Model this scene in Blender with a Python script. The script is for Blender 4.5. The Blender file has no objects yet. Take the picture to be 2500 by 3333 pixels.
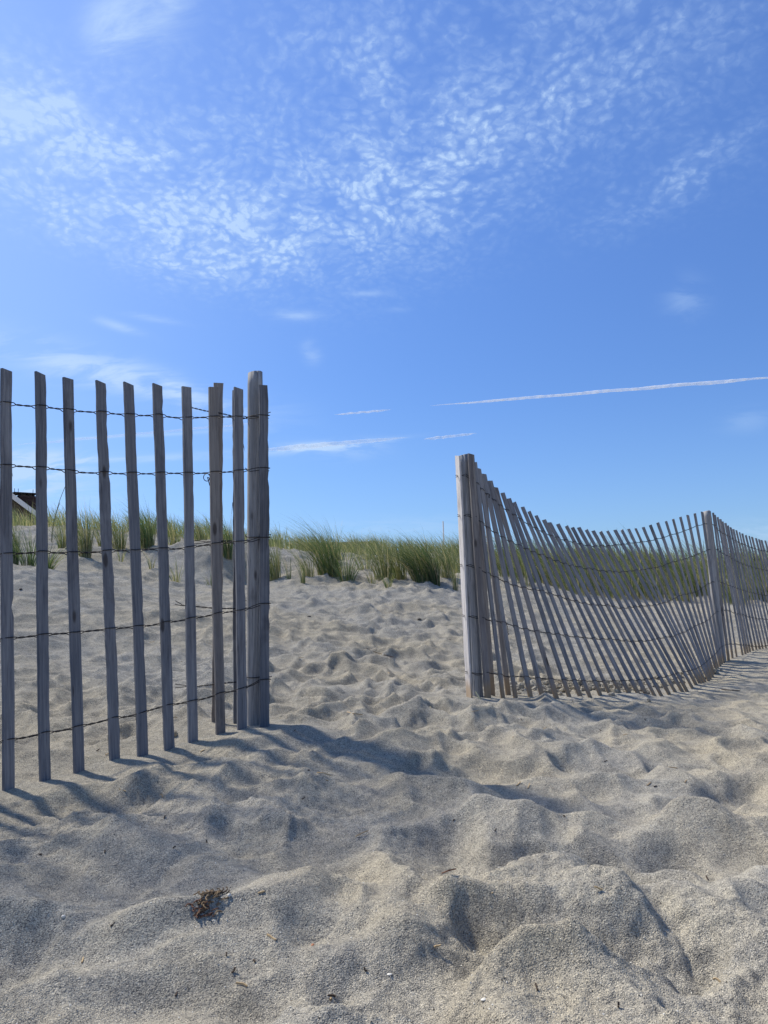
import bpy, math, random
import numpy as np
from mathutils import Vector, Matrix

random.seed(7)
rng = np.random.default_rng(11)
S = bpy.context.scene
COL = S.collection

# ------------------------------------------------------------------ camera
PITCH, ROLL = math.radians(6.3), math.radians(1.6)
CAM = Vector((0.0, 0.0, 0.55))
FPX = 1662.0                      # focal length in pixels of a 1659 x 2212 picture
fw = Vector((0, math.cos(PITCH), math.sin(PITCH)))
r0 = Vector((1, 0, 0)); u0 = Vector((0, -math.sin(PITCH), math.cos(PITCH)))
rt = r0 * math.cos(ROLL) - u0 * math.sin(ROLL)
up = r0 * math.sin(ROLL) + u0 * math.cos(ROLL)
cam_d = bpy.data.cameras.new("camera"); cam = bpy.data.objects.new("camera", cam_d); COL.objects.link(cam)
M = Matrix((rt, up, -fw)).transposed().to_4x4(); M.translation = CAM
cam.matrix_world = M
cam_d.sensor_fit = 'VERTICAL'; cam_d.sensor_height = 24.0; cam_d.lens = 24.0 * FPX / 2212.0
cam_d.clip_start = 0.05; cam_d.clip_end = 60000
S.camera = cam

def ray(x, y):
    return (rt * ((x - 829.5) / FPX) - up * ((y - 1106.0) / FPX) + fw)
def at(x, y, Y):
    d = ray(x, y); return CAM + d * (Y / d.y)
def azel(x, y):
    d = ray(x, y).normalized(); return math.atan2(d.x, d.y), math.asin(d.z)

# ------------------------------------------------------------------ sun and sky
SUN_EL = math.radians(50)
SH = Vector((0.85, -0.53)).normalized()          # direction in which shadows fall
sun_dir = Vector((-SH.x * math.cos(SUN_EL), -SH.y * math.cos(SUN_EL), math.sin(SUN_EL)))
sl = bpy.data.lights.new("sun", 'SUN'); sl.energy = 5.0; sl.angle = math.radians(4.2); sl.color = (1.0, 0.94, 0.83)
so = bpy.data.objects.new("sun", sl); COL.objects.link(so)
so.rotation_euler = (-sun_dir).to_track_quat('-Z', 'Y').to_euler(); so.location = (-5, 5, 8)

W = bpy.data.worlds.new("World"); S.world = W; W.use_nodes = True
nt = W.node_tree; nt.nodes.clear()
class NB:
    def __init__(s, nt): s.nt = nt
    def new(s, t, **k):
        n = s.nt.nodes.new(t)
        for a, b in k.items(): setattr(n, a, b)
        return n
    def put(s, sock, v):
        if isinstance(v, bpy.types.NodeSocket): s.nt.links.new(v, sock)
        elif v is not None: sock.default_value = v
    def m(s, op, a, b=None, c=None, clamp=False):
        n = s.new('ShaderNodeMath', operation=op); n.use_clamp = clamp
        s.put(n.inputs[0], a); s.put(n.inputs[1], b)
        if c is not None: s.put(n.inputs[2], c)
        return n.outputs[0]
    def vec(s, x, y, z=0.0):
        n = s.new('ShaderNodeCombineXYZ'); s.put(n.inputs[0], x); s.put(n.inputs[1], y); s.put(n.inputs[2], z); return n.outputs[0]
    def noise(s, v, scale, detail=3, rough=0.5, dist=0.0):
        n = s.new('ShaderNodeTexNoise'); s.put(n.inputs['Vector'], v); n.inputs['Scale'].default_value = scale
        n.inputs['Detail'].default_value = detail; n.inputs['Roughness'].default_value = rough; n.inputs['Distortion'].default_value = dist
        return n
    def rng(s, v, a, b, c=0.0, d=1.0, smooth=True):
        n = s.new('ShaderNodeMapRange'); n.interpolation_type = 'SMOOTHSTEP' if smooth else 'LINEAR'
        s.put(n.inputs[0], v); n.inputs[1].default_value = a; n.inputs[2].default_value = b; n.inputs[3].default_value = c; n.inputs[4].default_value = d
        return n.outputs[0]
    def mix(s, f, a, b, mode='MIX'):
        n = s.new('ShaderNodeMix', data_type='RGBA', blend_type=mode)
        s.put(n.inputs[0], f)
        s.put(n.inputs[6], a if isinstance(a, bpy.types.NodeSocket) else (*a, 1)); s.put(n.inputs[7], b if isinstance(b, bpy.types.NodeSocket) else (*b, 1))
        return n.outputs[2]
N = NB(nt)
geo = N.new('ShaderNodeTexCoord'); sep = N.new('ShaderNodeSeparateXYZ'); nt.links.new(geo.outputs['Generated'], sep.inputs[0])
X, Y, Z = sep.outputs
AZ = N.m('ARCTAN2', X, Y); EL = N.m('ARCSINE', Z)
zz = N.m('ADD', N.m('MAXIMUM', Z, 0.0), 0.30)
PU = N.m('DIVIDE', X, zz); PV = N.m('DIVIDE', Y, zz)
PL = N.vec(PU, PV)
sky = N.new('ShaderNodeTexSky', sky_type='NISHITA'); sky.sun_disc = False
sky.sun_elevation = SUN_EL; sky.sun_rotation = math.atan2(sun_dir.x, sun_dir.y)
sky.altitude = 0; sky.air_density = 1.0; sky.dust_density = 0.6; sky.ozone_density = 2.2
# overall colour response of the phone camera, same everywhere in the sky
SKYTINT = (0.70, 1.00, 1.50)
skyc = N.mix(1.0, sky.outputs[0], SKYTINT, 'MULTIPLY')
skyc = N.mix(N.rng(EL, 0.05, 0.75), skyc, N.mix(1.0, skyc, (1.35, 1.30, 1.30), 'MULTIPLY'))

def blob(x, y, rx, ry, ang=0.0):
    """soft ellipse of cloud cover, centred on the sky direction of a picture point"""
    a, e = azel(x, y)
    da = N.m('MULTIPLY', N.m('SUBTRACT', AZ, a), math.cos(e)); de = N.m('SUBTRACT', EL, e)
    c, s_ = math.cos(math.radians(ang)), math.sin(math.radians(ang))
    p = N.m('ADD', N.m('MULTIPLY', da, c), N.m('MULTIPLY', de, s_))
    q = N.m('SUBTRACT', N.m('MULTIPLY', de, c), N.m('MULTIPLY', da, s_))
    k = 1.0 / FPX * 0.93
    p = N.m('DIVIDE', p, rx * k); q = N.m('DIVIDE', q, ry * k)
    d2 = N.m('ADD', N.m('MULTIPLY', p, p), N.m('MULTIPLY', q, q))
    return N.m('EXPONENT', N.m('MULTIPLY', d2, -1.0))
def total(lst):
    t = None
    for w, b in lst:
        v = N.m('MULTIPLY', b, w); t = v if t is None else N.m('ADD', t, v)
    return t
# altocumulus: small cells on a high flat layer
warp = N.noise(PL, 7.0, 2)
wv = N.new('ShaderNodeVectorMath', operation='MULTIPLY_ADD'); nt.links.new(warp.outputs['Color'], wv.inputs[0]); wv.inputs[1].default_value = (0.07, 0.07, 0); nt.links.new(PL, wv.inputs[2])
warp2 = N.noise(PL, 80.0, 3)
wv2 = N.new('ShaderNodeVectorMath', operation='MULTIPLY_ADD'); nt.links.new(warp2.outputs['Color'], wv2.inputs[0]); wv2.inputs[1].default_value = (0.018, 0.018, 0); nt.links.new(wv.outputs[0], wv2.inputs[2])
vo = N.new('ShaderNodeTexVoronoi', feature='SMOOTH_F1'); vo.inputs['Scale'].default_value = 76.0; vo.inputs['Smoothness'].default_value = 0.5; vo.inputs['Randomness'].default_value = 1.0
nt.links.new(wv2.outputs[0], vo.inputs['Vector'])
cell = N.rng(vo.outputs['Distance'], 0.75, 0.05, smooth=False)
fine = N.noise(wv2.outputs[0], 90.0, 5, 0.65)
cell = N.m('MULTIPLY', cell, N.rng(fine.outputs[0], 0.30, 0.62, 0.30, 1.15))
big = N.noise(wv.outputs[0], 4.2, 4, 0.6)
mod = N.rng(big.outputs[0], 0.36, 0.62, 0.55, 1.3)
mid = N.noise(wv.outputs[0], 15.0, 3, 0.55)
mod = N.m('MULTIPLY', mod, N.rng(mid.outputs[0], 0.32, 0.58, 0.45, 1.15))
cover = total([(0.46, blob(100, 310, 240, 85, -8)), (0.85, blob(300, 370, 250, 115, -18)), (1.0, blob(400, 460, 300, 100, -14)),
               (0.9, blob(870, 410, 210, 105, 12)), (0.75, blob(760, 500, 210, 80, 12)), (0.45, blob(620, 300, 330, 100, 0)),
               (0.55, blob(560, 545, 260, 40, -3)), (0.5, blob(250, 540, 200, 30, -8)), (0.45, blob(130, 430, 150, 45, -30)),
               (0.45, blob(1130, 190, 210, 150, 50)), (0.38, blob(820, 120, 220, 110, 40)), (0.26, blob(1420, 60, 330, 110, 0)), (0.42, blob(1480, 385, 160, 40, 22)),
               (0.30, blob(1330, 440, 70, 40, 20)), (0.20, blob(1400, 220, 330, 160, 0)), (0.25, blob(640, 80, 200, 90, 0)), (0.4, blob(960, 260, 250, 120, 15))])
# beyond the picture unseen scattered cover goes on, thickened to make skylight less blue
outer = N.m('MULTIPLY', N.rng(big.outputs[0], 0.38, 0.62, 0.15, 0.9), N.m('MAXIMUM', N.rng(N.m('ABSOLUTE', AZ), 0.5, 1.0), N.rng(EL, 0.66, 0.9)))
cover = N.m('ADD', cover, N.m('MULTIPLY', outer, N.rng(EL, 0.12, 0.45)))
cu = N.m('MULTIPLY', N.m('MULTIPLY', cover, mod), N.m('ADD', N.m('MULTIPLY', cell, 0.98), 0.20))
# soft cirrus wisps, drawn out along the wind
rot = N.new('ShaderNodeMapping'); rot.inputs['Rotation'].default_value = (0, 0, math.radians(12)); rot.inputs['Scale'].default_value = (1.0, 2.2, 1)
nt.links.new(PL, rot.inputs['Vector'])
wisp = N.noise(rot.outputs[0], 6.0, 6, 0.62, 0.6)
wm = N.rng(wisp.outputs[0], 0.36, 0.62, 0.12, 1.3)
wcov = total([(0.9, blob(240, 60, 60, 45, 60)), (1.0, blob(350, 10, 70, 45, 40)), (0.9, blob(70, 170, 90, 16, -22)), (0.5, blob(20, 240, 60, 60, 0)),
              (0.85, blob(200, 800, 190, 34, -12)), (0.6, blob(380, 840, 110, 26, -20)), (1.9, blob(60, 1005, 110, 26, 3)), (0.9, blob(0, 1060, 170, 40, 0)),
              (0.5, blob(640, 682, 55, 11, 0)), (0.45, blob(255, 705, 50, 9, -14)), (0.4, blob(335, 688, 50, 7, -5)), (0.35, blob(790, 634, 45, 6, 0)),
              (0.28, blob(850, 670, 30, 6, 0)), (0.55, blob(672, 762, 18, 22, 30)), (0.28, blob(1480, 650, 36, 42, 0)), (0.2, blob(1615, 910, 45, 22, 0)),
              (0.3, blob(740, 975, 90, 22, 0)), (1.3, blob(690, 966, 130, 11, 3)), (0.6, blob(800, 955, 90, 6, 5)), (0.45, blob(330, 990, 250, 10, 4)), (0.4, blob(330, 940, 190, 4, 5)), (0.30, blob(520, 900, 120, 40, 0)), (0.25, blob(860, 1140, 220, 22, 0)), (0.35, blob(1650, 1150, 80, 25, 0))])
wc = N.m('MULTIPLY', wcov, wm)
hz = N.m('MULTIPLY', N.rng(EL, 0.30, 0.0), 0.10)
left = N.m('MULTIPLY', blob(-120, 560, 520, 620, 0), 0.30)       # thin veil towards the sun
a1 = N.m('ADD', N.m('ADD', N.m('MULTIPLY', cu, 0.57), N.m('MULTIPLY', wc, 0.66)), N.m('ADD', left, hz))
alpha = N.m('MINIMUM', N.m('MAXIMUM', a1, 0.0), 0.85)
CLOUD = (5.6, 7.6, 10.6)
col = N.mix(alpha, skyc, CLOUD)
bg = N.new('ShaderNodeBackground'); nt.links.new(col, bg.inputs[0]); bg.inputs[1].default_value = 0.073
wo = N.new('ShaderNodeOutputWorld'); nt.links.new(bg.outputs[0], wo.inputs[0])

S.view_settings.view_transform = 'Standard'; S.view_settings.look = 'None'
S.view_settings.gamma = 1.0; S.view_settings.exposure = 0.40
S.view_settings.use_curve_mapping = False
S.render.engine = 'CYCLES'
S.cycles.max_bounces = 6; S.cycles.transparent_max_bounces = 12

# ------------------------------------------------------------------ helpers
def tag(o, label=None, cat=None, group=None, kind=None):
    if label: o['label'] = label
    if cat: o['category'] = cat
    if group: o['group'] = group
    if kind: o['kind'] = kind
    return o
def mesh_obj(name, verts, faces, mat=None, parent=None, smooth=False, loc=None):
    me = bpy.data.meshes.new(name)
    if isinstance(verts, np.ndarray): verts = verts.tolist()
    me.from_pydata(verts, [], faces if isinstance(faces, list) else faces.tolist()); me.update()
    if smooth: me.shade_smooth()
    if mat: me.materials.append(mat)
    o = bpy.data.objects.new(name, me); COL.objects.link(o)
    if parent: o.parent = parent
    if loc is not None: o.location = loc
    return o
def empty(name, loc):
    o = bpy.data.objects.new(name, None); COL.objects.link(o); o.location = loc; o.empty_display_size = 0.1
    return o
def material(name):
    m = bpy.data.materials.new(name); m.use_nodes = True
    b = NB(m.node_tree); p = m.node_tree.nodes['Principled BSDF']
    p.inputs['Specular IOR Level'].default_value = 0.25
    return m, b, p
def plain(name, c, rough=0.8, metal=0.0, noise=0.25, scale=30.0):
    m, b, p = material(name)
    tc = b.new('ShaderNodeTexCoord')
    n = b.noise(tc.outputs['Object'], scale, 4, 0.6)
    f = b.rng(n.outputs[0], 0.25, 0.75, 0, 1)
    c2 = b.mix(f, tuple(v * (1 - noise) for v in c), tuple(min(1, v * (1 + noise)) for v in c))
    m.node_tree.links.new(c2, p.inputs['Base Color'])
    p.inputs['Roughness'].default_value = rough; p.inputs['Metallic'].default_value = metal
    bp = b.new('ShaderNodeBump'); bp.inputs['Strength'].default_value = 0.3; bp.inputs['Distance'].default_value = 0.002
    m.node_tree.links.new(n.outputs[0], bp.inputs['Height']); m.node_tree.links.new(bp.outputs[0], p.inputs['Normal'])
    return m

# numpy gradient noise
def _hash(ix, iy, seed):
    h = (ix.astype(np.int64) * 374761393 + iy.astype(np.int64) * 668265263 + seed * 1442695041) & 0xffffffff
    h = ((h ^ (h >> 13)) * 1274126177) & 0xffffffff
    h = (h ^ (h >> 16)) & 0xffffffff
    h = ((h ^ (h >> 15)) * 2246822519) & 0xffffffff
    return (h ^ (h >> 13)) & 0xffffffff
def _rand(ix, iy, seed): return _hash(ix, iy, seed) / 4294967295.0
def gnoise(x, y, seed=0):
    ix = np.floor(x); iy = np.floor(y); fx = x - ix; fy = y - iy
    u = fx * fx * fx * (fx * (fx * 6 - 15) + 10); v = fy * fy * fy * (fy * (fy * 6 - 15) + 10)
    def g(ax, ay, dx, dy):
        a = _rand(ax, ay, seed) * 2 * np.pi
        return np.cos(a) * dx + np.sin(a) * dy
    n00 = g(ix, iy, fx, fy); n10 = g(ix + 1, iy, fx - 1, fy); n01 = g(ix, iy + 1, fx, fy - 1); n11 = g(ix + 1, iy + 1, fx - 1, fy - 1)
    return (n00 * (1 - u) + n10 * u) * (1 - v) + (n01 * (1 - u) + n11 * u) * v
def fbm(x, y, seed, octv=3, gain=0.5):
    s = 0; a = 1.0
    for i in range(octv):
        s = s + a * gnoise(x * 2 ** i + 13.7 * i, y * 2 ** i - 7.1 * i, seed + i); a *= gain
    return s
def scallop(x, y, seed, k=14.0):
    """squared distance to the nearest of jittered points, soft minimum: worn footprints with crests between"""
    ix = np.floor(x); iy = np.floor(y); acc = np.zeros_like(x)
    for dx in (-1, 0, 1):
        for dy in (-1, 0, 1):
            cx = ix + dx; cy = iy + dy
            px = cx + 0.1 + 0.8 * _rand(cx, cy, seed); py = cy + 0.1 + 0.8 * _rand(cx, cy, seed + 5)
            w = 0.75 + 0.6 * _rand(cx, cy, seed + 9)
            d2 = ((x - px) ** 2 + (y - py) ** 2) * w
            acc += np.exp(-k * d2)
    return -np.log(acc + 1e-9) / k

# ------------------------------------------------------------------ fence measurements (picture points of a 2500 x 3333 frame)
K = 1659.0 / 2500.0
def zr(ox, oy, s): return lambda u, v: ((ox + u / s) * K, (oy + v / s) * K)
a1_, a2_ = zr(0, 1150, 1.8433), zr(0, 1850, 1.8433)
r1, r2, r3, r4, r5, r6 = zr(1450, 1450, 4.74), zr(1450, 1900, 4.74), zr(1750, 1650, 4.74), zr(1750, 1980, 4.74), zr(2050, 1650, 4.74), zr(2050, 1980, 4.74)
r7, r8 = zr(2300, 1650, 7.375), zr(2300, 1900, 7.375)
LEFT = [  # top, bottom, depth
    (a1_(38, 100), a2_(47, 1318), 2.22), (a1_(240, 122), a2_(270, 1262), 2.31), (a1_(405, 152), a2_(475, 1220), 2.39), (a1_(606, 173), a2_(687, 1155), 2.475),
    (a1_(774, 183), a2_(855, 1117), 2.535), (a1_(946, 190), a2_(1014, 1083), 2.59), (a1_(1117, 203), a2_(1160, 1045), 2.65), (a1_(1277, 204), a2_(1322, 995), 2.71), (a1_(1431, 211), a2_(1450, 970), 2.755)]
LEFT_END = (a1_(1582, 193), a2_(1590, 955), 2.77)
LEFT_BACK = [(a1_(1310, 180), a2_(1297, 850), 2.86), (a1_(1419, 225), a2_(1431, 862), 2.88)]
LPOST = (a1_(1531, 118), a2_(1527, 925), 2.83)
LWIRES = [[(a1_, p) for p in [(38, 312), (240, 330), (405, 353), (606, 365), (774, 381), (946, 380), (1117, 400), (1277, 393), (1431, 393), (1531, 390), (1605, 385)]],
          [(a1_, p) for p in [(38, 703), (245, 715), (410, 733), (612, 740), (784, 743), (955, 742), (1117, 742), (1285, 735), (1435, 725), (1531, 718), (1605, 712)]],
          [(a1_, p) for p in [(38, 1243), (250, 1228), (425, 1232), (625, 1218), (795, 1218), (965, 1203), (1120, 1195), (1290, 1170), (1440, 1158), (1531, 1145), (1605, 1132)]],
          [(a2_, p) for p in [(38, 458), (260, 432), (445, 420), (640, 395), (815, 378), (980, 352), (1130, 328), (1300, 295), (1445, 278), (1531, 252), (1610, 235)]],
          [(a2_, p) for p in [(43, 1047), (270, 1000), (465, 963), (670, 912), (840, 884), (1005, 835), (1155, 808), (1310, 763), (1445, 735), (1531, 705), (1615, 675)]]]
RT = [r1(390, 135), r1(455, 258), r1(518, 357), r1(590, 443), r1(690, 545), r1(775, 648), r1(875, 733), r1(978, 818), r1(1060, 875), r1(1187, 950), r1(1287, 1018), r1(1395, 1083),
      r3(93, 201), r3(184, 241), r3(310, 265), r3(440, 295), r3(535, 318), r3(633, 318), r3(750, 352), r3(857, 368), r3(970, 382), r3(1080, 370), r3(1195, 355), r3(1295, 355),
      r3(1400, 342), r3(1508, 335), r5(208, 312), r5(317, 278), r5(430, 242), r5(558, 220), r5(667, 188), r5(778, 155), r5(895, 127), r5(1000, 100), r5(1117, 80)]
RB = [r2(665, 1775), r2(885, 1745), r2(1080, 1755), r2(1320, 1770), r2(1500, 1780), r4(290, 1395), r4(495, 1380), r4(675, 1410), r4(815, 1395), r4(970, 1335), r4(1115, 1315), r4(1275, 1310),
      r4(1425, 1325), r4(1560, 1335), r6(275, 1370), r6(410, 1395), r6(495, 1355), r6(605, 1308), r6(705, 1292), r6(803, 1280), r6(890, 1290), r6(968, 1240), r6(1022, 1175), r6(1080, 1150),
      r6(1130, 1152), r6(1177, 1150), r6(1215, 1125), r6(1240, 1090), r6(1278, 1065), r6(1302, 1010), r6(1333, 962), r6(1360, 918), r6(1392, 888), r6(1420, 864), r6(1450, 842)]
ST = [r7(70, 95), r7(155, 140), r7(203, 195), r7(268, 243), r7(335, 295), r7(385, 350), r7(447, 388), r7(505, 448), r7(575, 493), r7(640, 535), r7(712, 563), r7(787, 608), r7(855, 640), r7(937, 678),
      r7(1025, 698), r7(1093, 723), r7(1185, 753), r7(1255, 782), r7(1320, 797), r7(1405, 810), r7(1480, 828), r7(1560, 845), r7(1640, 858)]
SB = [r8(520, 1800), r8(622, 1783), r8(725, 1748), r8(865, 1718), r8(930, 1690), r8(990, 1672), r8(1050, 1640), r8(1118, 1608), r8(1200, 1592), r8(1280, 1578), r8(1352, 1563), r8(1430, 1546), r8(1505, 1530), r8(1585, 1516),
      r8(1665, 1500), r8(1745, 1488), r8(1828, 1474), r8(1910, 1460), r8(1990, 1448), r8(2075, 1436), r8(2160, 1424), r8(2245, 1412), r8(2330, 1400)]
RD = np.interp(np.arange(len(RT)), [0, 4, 8, 12, 18, 26, 30, 34], [3.76, 4.08, 4.38, 4.68, 5.10, 5.60, 5.88, 6.10])
SD = np.interp(np.arange(len(ST)), [0, 1, 7, 11, 22], [6.18, 6.26, 6.78, 7.10, 8.0])
R0 = (r1(187, 160), r2(375, 1768), 3.70)
P1 = (r1(287, 150), r2(490, 1795), 3.80)
R_BACK = [(r1(452, 378), r2(718, 1655), 3.93), (r1(556, 440), r2(968, 1710), 4.10)]
P2 = (r5(1180, 65), r8(372, 1900), 6.16)

# ------------------------------------------------------------------ ground shape
ctrl = []
for t, b, d in LEFT + [LEFT_END]: p = at(*b, d); ctrl.append((p.x, p.y, p.z))
for b, d in list(zip(RB, RD))[::2] + list(zip(SB, SD))[1::3]: p = at(*b, d); ctrl.append((p.x, p.y, p.z))
p = at(*R0[1], R0[2]); ctrl.append(tuple(p))
g_mid = sum(c[2] for c in ctrl) / len(ctrl)
ctrl += [(-.6, .8, -.01), (0, .8, -.03), (.6, .8, -.02), (-.9, 1.5, .01), (-.3, 1.55, -.02), (.35, 1.5, -.03), (.9, 1.6, -.04), (0.1, 2.2, -.015), (.75, 2.4, -.03), (1.5, 2.6, -.06), (.7, 3.1, -.0),
         (2.4, 3.4, -.10), (3.2, 4.2, -.09), (2.0, 4.2, -.10), (3.3, 5.4, -.06), (-2, 1.6, .06), (-2.0, 2.6, .10), (.0, 3.2, .045), (-.35, 3.4, .075), (0, 0, -.03), (-2, 0, 0), (2, 0, -.05), (0, -2, -.05), (-4, -2, 0), (4, -2, -.1), (-6, 2, .1), (6, 2, -.15)]
def cp(x, y, Yd): q = at(x, y, Yd); ctrl.append((q.x, q.y, q.z))
for a in [(0.05, 4.0, .07), (0, 5, .13), (0, 6.5, .30), (0, 7.6, .47), (.6, 8.6, .60), (-.6, 8.7, .66), (0, 11.3, 1.03), (0, 14, 1.36), (3, 14, 1.16), (6, 14, 1.0), (10, 14, .9), (15, 14, .9), (-4, 19, 1.3), (0, 19, 1.0), (6, 19, .8), (14, 19, .7),
          (-12, 19, 1.2), (-12, 12, 1.6), (-12, 6, .7), (-8, 8, 1.0), (-12, 30, .6), (0, 30, .4), (14, 30, .3), (15, 6, 0.1), (15, 10, .45), (9, 10, .42), (9, 6, 0.0), (6, 7.5, .13), (-6, 5, .45)]: ctrl.append(a)
for a in [(80, 1232, 8), (100, 1140, 11), (205, 1147, 11.5), (370, 1159, 12.5), (600, 1190, 13), (200, 1300, 6.4), (250, 1420, 4.7), (420, 1330, 6), (520, 1255, 9.5), (300, 1210, 9.5), (120, 1450, 4.0), (60, 1300, 5.6),
          (1300, 1290, 10), (1500, 1300, 10), (1180, 1268, 10), (1250, 1450, 5.6), (1250, 1400, 6.6), (1250, 1330, 8.4), (1450, 1400, 7.0), (1450, 1340, 8.3), (1600, 1330, 8.8), (1080, 1360, 6.8)]: cp(*a)
# px x, px y of base, depth, height px, blades, half width px, spread, wind, arch, dark, label
CLUMPS = [
    (592, 1250, 9.3, 100, 130, 18, .30, .42, .0, 0, 'upright grass clump just right of the left fence post'),
    (623, 1251, 9.2, 58, 18, 6, .35, .25, .0, 1, 'thin sparse grass tuft between the post clump and the big windblown clump'),
    (655, 1266, 8.9, 72, 26, 5, .22, .25, .0, 0, 'narrow upright grass tuft in front of the big windblown clump'),
    (668, 1250, 9.3, 70, 60, 14, .35, .4, .0, 0, 'low loose grass clump left of the big windblown clump'),
    (712, 1244, 9.5, 118, 330, 32, .42, .62, .03, 1, 'biggest windblown grass clump on a sand hummock in the middle of the gap'),
    (748, 1256, 9.2, 78, 110, 20, .75, .10, .0, 1, 'low dark grass clump spreading to the right of the hummock'),
    (790, 1235, 10.2, 66, 60, 20, .4, .35, .0, 0, 'pale thin grass clump behind the middle of the gap'),
    (803, 1262, 8.9, 52, 22, 6, .4, .2, .0, 1, 'small grass tuft in the middle of the gap'),
    (830, 1256, 9.2, 96, 150, 22, .36, .42, .0, 0, 'full green grass clump behind the small front tuft'),
    (839, 1277, 8.6, 38, 34, 7, .6, .1, .0, 1, 'smallest grass tuft standing furthest forward in the gap'),
    (862, 1252, 9.4, 92, 130, 20, .36, .45, .0, 0, 'green grass clump between the full clump and the arched one'),
    (915, 1256, 9.1, 118, 420, 30, .34, .80, .14, 1, 'dark arched grass clump combed over to the left by wind'),
    (940, 1266, 9.0, 98, 180, 12, .24, .45, .1, 1, 'dark steep right flank clump beside the arched clump'),
    (968, 1250, 9.4, 96, 120, 18, .3, .5, .0, 0, 'grass clump just left of the right fence end slat'),
    (984, 1269, 8.9, 62, 34, 6, .3, .2, .0, 0, 'narrow front tuft beside the sunlit end slat'),
    (32, 1222, 8.0, 110, 90, 8, .25, .28, .0, 1, 'dark grass tuft right of the leftmost slat'),
    (60, 1225, 7.9, 100, 70, 16, .6, .45, .0, 1, 'arching grass tuft between the first two slats of the left fence'),
    (104, 1232, 7.7, 66, 70, 10, 1.0, -.25, .0, 1, 'low dark tuft fanning out right of the second slat'),
    (136, 1186, 9.2, 78, 70, 12, .35, .25, .0, 0, 'grass tuft partly hidden by the third slat'),
    (184, 1203, 8.9, 108, 180, 14, .25, .25, .0, 0, 'yellow green tall grass clump between the third and fourth slats'),
    (222, 1180, 9.8, 70, 60, 12, .35, .3, .0, 0, 'grass clump behind the fourth slat'),
    (256, 1184, 9.8, 80, 110, 16, .3, .35, .0, 0, 'grass clump between the fourth and fifth slats'),
    (261, 1198, 9.2, 38, 16, 5, .35, .2, .0, 0, 'small low tuft between the fourth and fifth slats'),
    (318, 1180, 9.8, 92, 190, 18, .32, .42, .0, 1, 'dense green grass clump between the fifth and sixth slats'),
    (327, 1207, 9.0, 42, 18, 6, .4, .2, .0, 0, 'small sparse tuft in front of the dense clump'),
    (374, 1178, 10.2, 64, 80, 18, .4, .4, .0, 0, 'pale grass clump right of the sixth slat'),
    (380, 1226, 8.6, 52, 26, 9, .5, .3, .0, 0, 'sparse tuft in the sand beside the sixth slat'),
    (436, 1170, 10.6, 62, 90, 16, .35, .45, .0, 0, 'grass clump right of the seventh slat'),
    (455, 1222, 8.8, 34, 14, 8, .6, .2, .0, 0, 'few thin blades in the sand right of the seventh slat'),
    (492, 1200, 9.6, 88, 150, 14, .3, .35, .0, 1, 'grass clump between the paired slats and the next slat'),
    (560, 1215, 9.9, 66, 70, 14, .3, .4, .0, 0, 'grass clump behind the left fence post'),
]
for c_ in CLUMPS:
    if c_[4] > 50: cp(c_[0], c_[1], c_[2])
C = np.array(ctrl)
def _tps(r2): return np.where(r2 > 1e-12, r2 * np.log(r2 + 1e-12), 0.0)
n = len(C); A = np.zeros((n + 3, n + 3))
A[:n, :n] = _tps((C[:, None, 0] - C[None, :, 0]) ** 2 + (C[:, None, 1] - C[None, :, 1]) ** 2) + np.eye(n) * 0.004
A[:n, n] = 1; A[:n, n + 1] = C[:, 0]; A[:n, n + 2] = C[:, 1]; A[n:, :n] = A[:n, n:].T
sol = np.linalg.solve(A, np.concatenate([C[:, 2], [0, 0, 0]]))
def base_h(x, y):
    out = np.empty_like(x)
    for i in range(0, len(x), 40000):
        a, b = x[i:i + 40000], y[i:i + 40000]
        out[i:i + 40000] = _tps((a[:, None] - C[None, :, 0]) ** 2 + (b[:, None] - C[None, :, 1]) ** 2) @ sol[:n] + sol[n] + sol[n + 1] * a + sol[n + 2] * b
    r = np.hypot(x, y - 6)
    w = np.clip((r - 14) / 14, 0, 1); w = w * w * (3 - 2 * w)
    far = np.where(y > 8, 0.5, 0.0) * np.clip((60 - np.abs(y)) / 40, 0, 1) + fbm(x * .05, y * .05, 3, 3) * 0.3 - 0.0
    far = far - np.clip(-y - 6, 0, 40) * 0.05
    return out * (1 - w) + far * w

# pits and mounds of the foreground (picture point, radius across / along in metres, depth)
PITS = [(1000, 1830, .14, .16, .030), (1120, 2010, .15, .12, .038), (1420, 1850, .14, .15, .032), (1405, 2010, .12, .12, .034), (1190, 1830, .12, .12, .022), (1330, 1880, .09, .14, .016), (1560, 1820, .16, .10, .024),
        (900, 2110, .13, .12, .030), (720, 2040, .16, .10, .024), (560, 2120, .20, .10, .024), (180, 1775, .20, .12, .045), (430, 1690, .16, .09, .020), (600, 1860, .16, .12, .014), (300, 1930, .18, .10, .022), (120, 2050, .18, .10, .024),
        (1560, 2080, .16, .12, .022), (1300, 1660, .13, .12, .022), (1480, 1650, .12, .12, .020), (1090, 1680, .16, .12, .024), (1600, 1700, .15, .14, .026), (960, 1960, .08, .12, .016), (330, 2160, .18, .08, .022), (870, 1600, .14, .12, .026), (1010, 1600, .12, .10, .022)]
MOUNDS = [(1245, 2070, .085, .075, .034), (1310, 1960, .04, .12, .014), (640, 1950, .20, .05, .014), (250, 1860, .25, .045, .018), (1480, 1770, .16, .04, .014), (480, 1800, .25, .05, .014)]
def px_flat(x, y, h=-0.015):
    d = ray(x, y); t = (h - CAM.z) / d.z; return CAM.x + d.x * t, CAM.y + d.y * t
feat = [(*px_flat(a, b), rx, ry, -dz) for a, b, rx, ry, dz in PITS] + [(*px_flat(a, b), rx, ry, dz) for a, b, rx, ry, dz in MOUNDS]
base_pts = np.array([(c[0], c[1]) for c in ctrl[:len(LEFT) + 1]])
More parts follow.
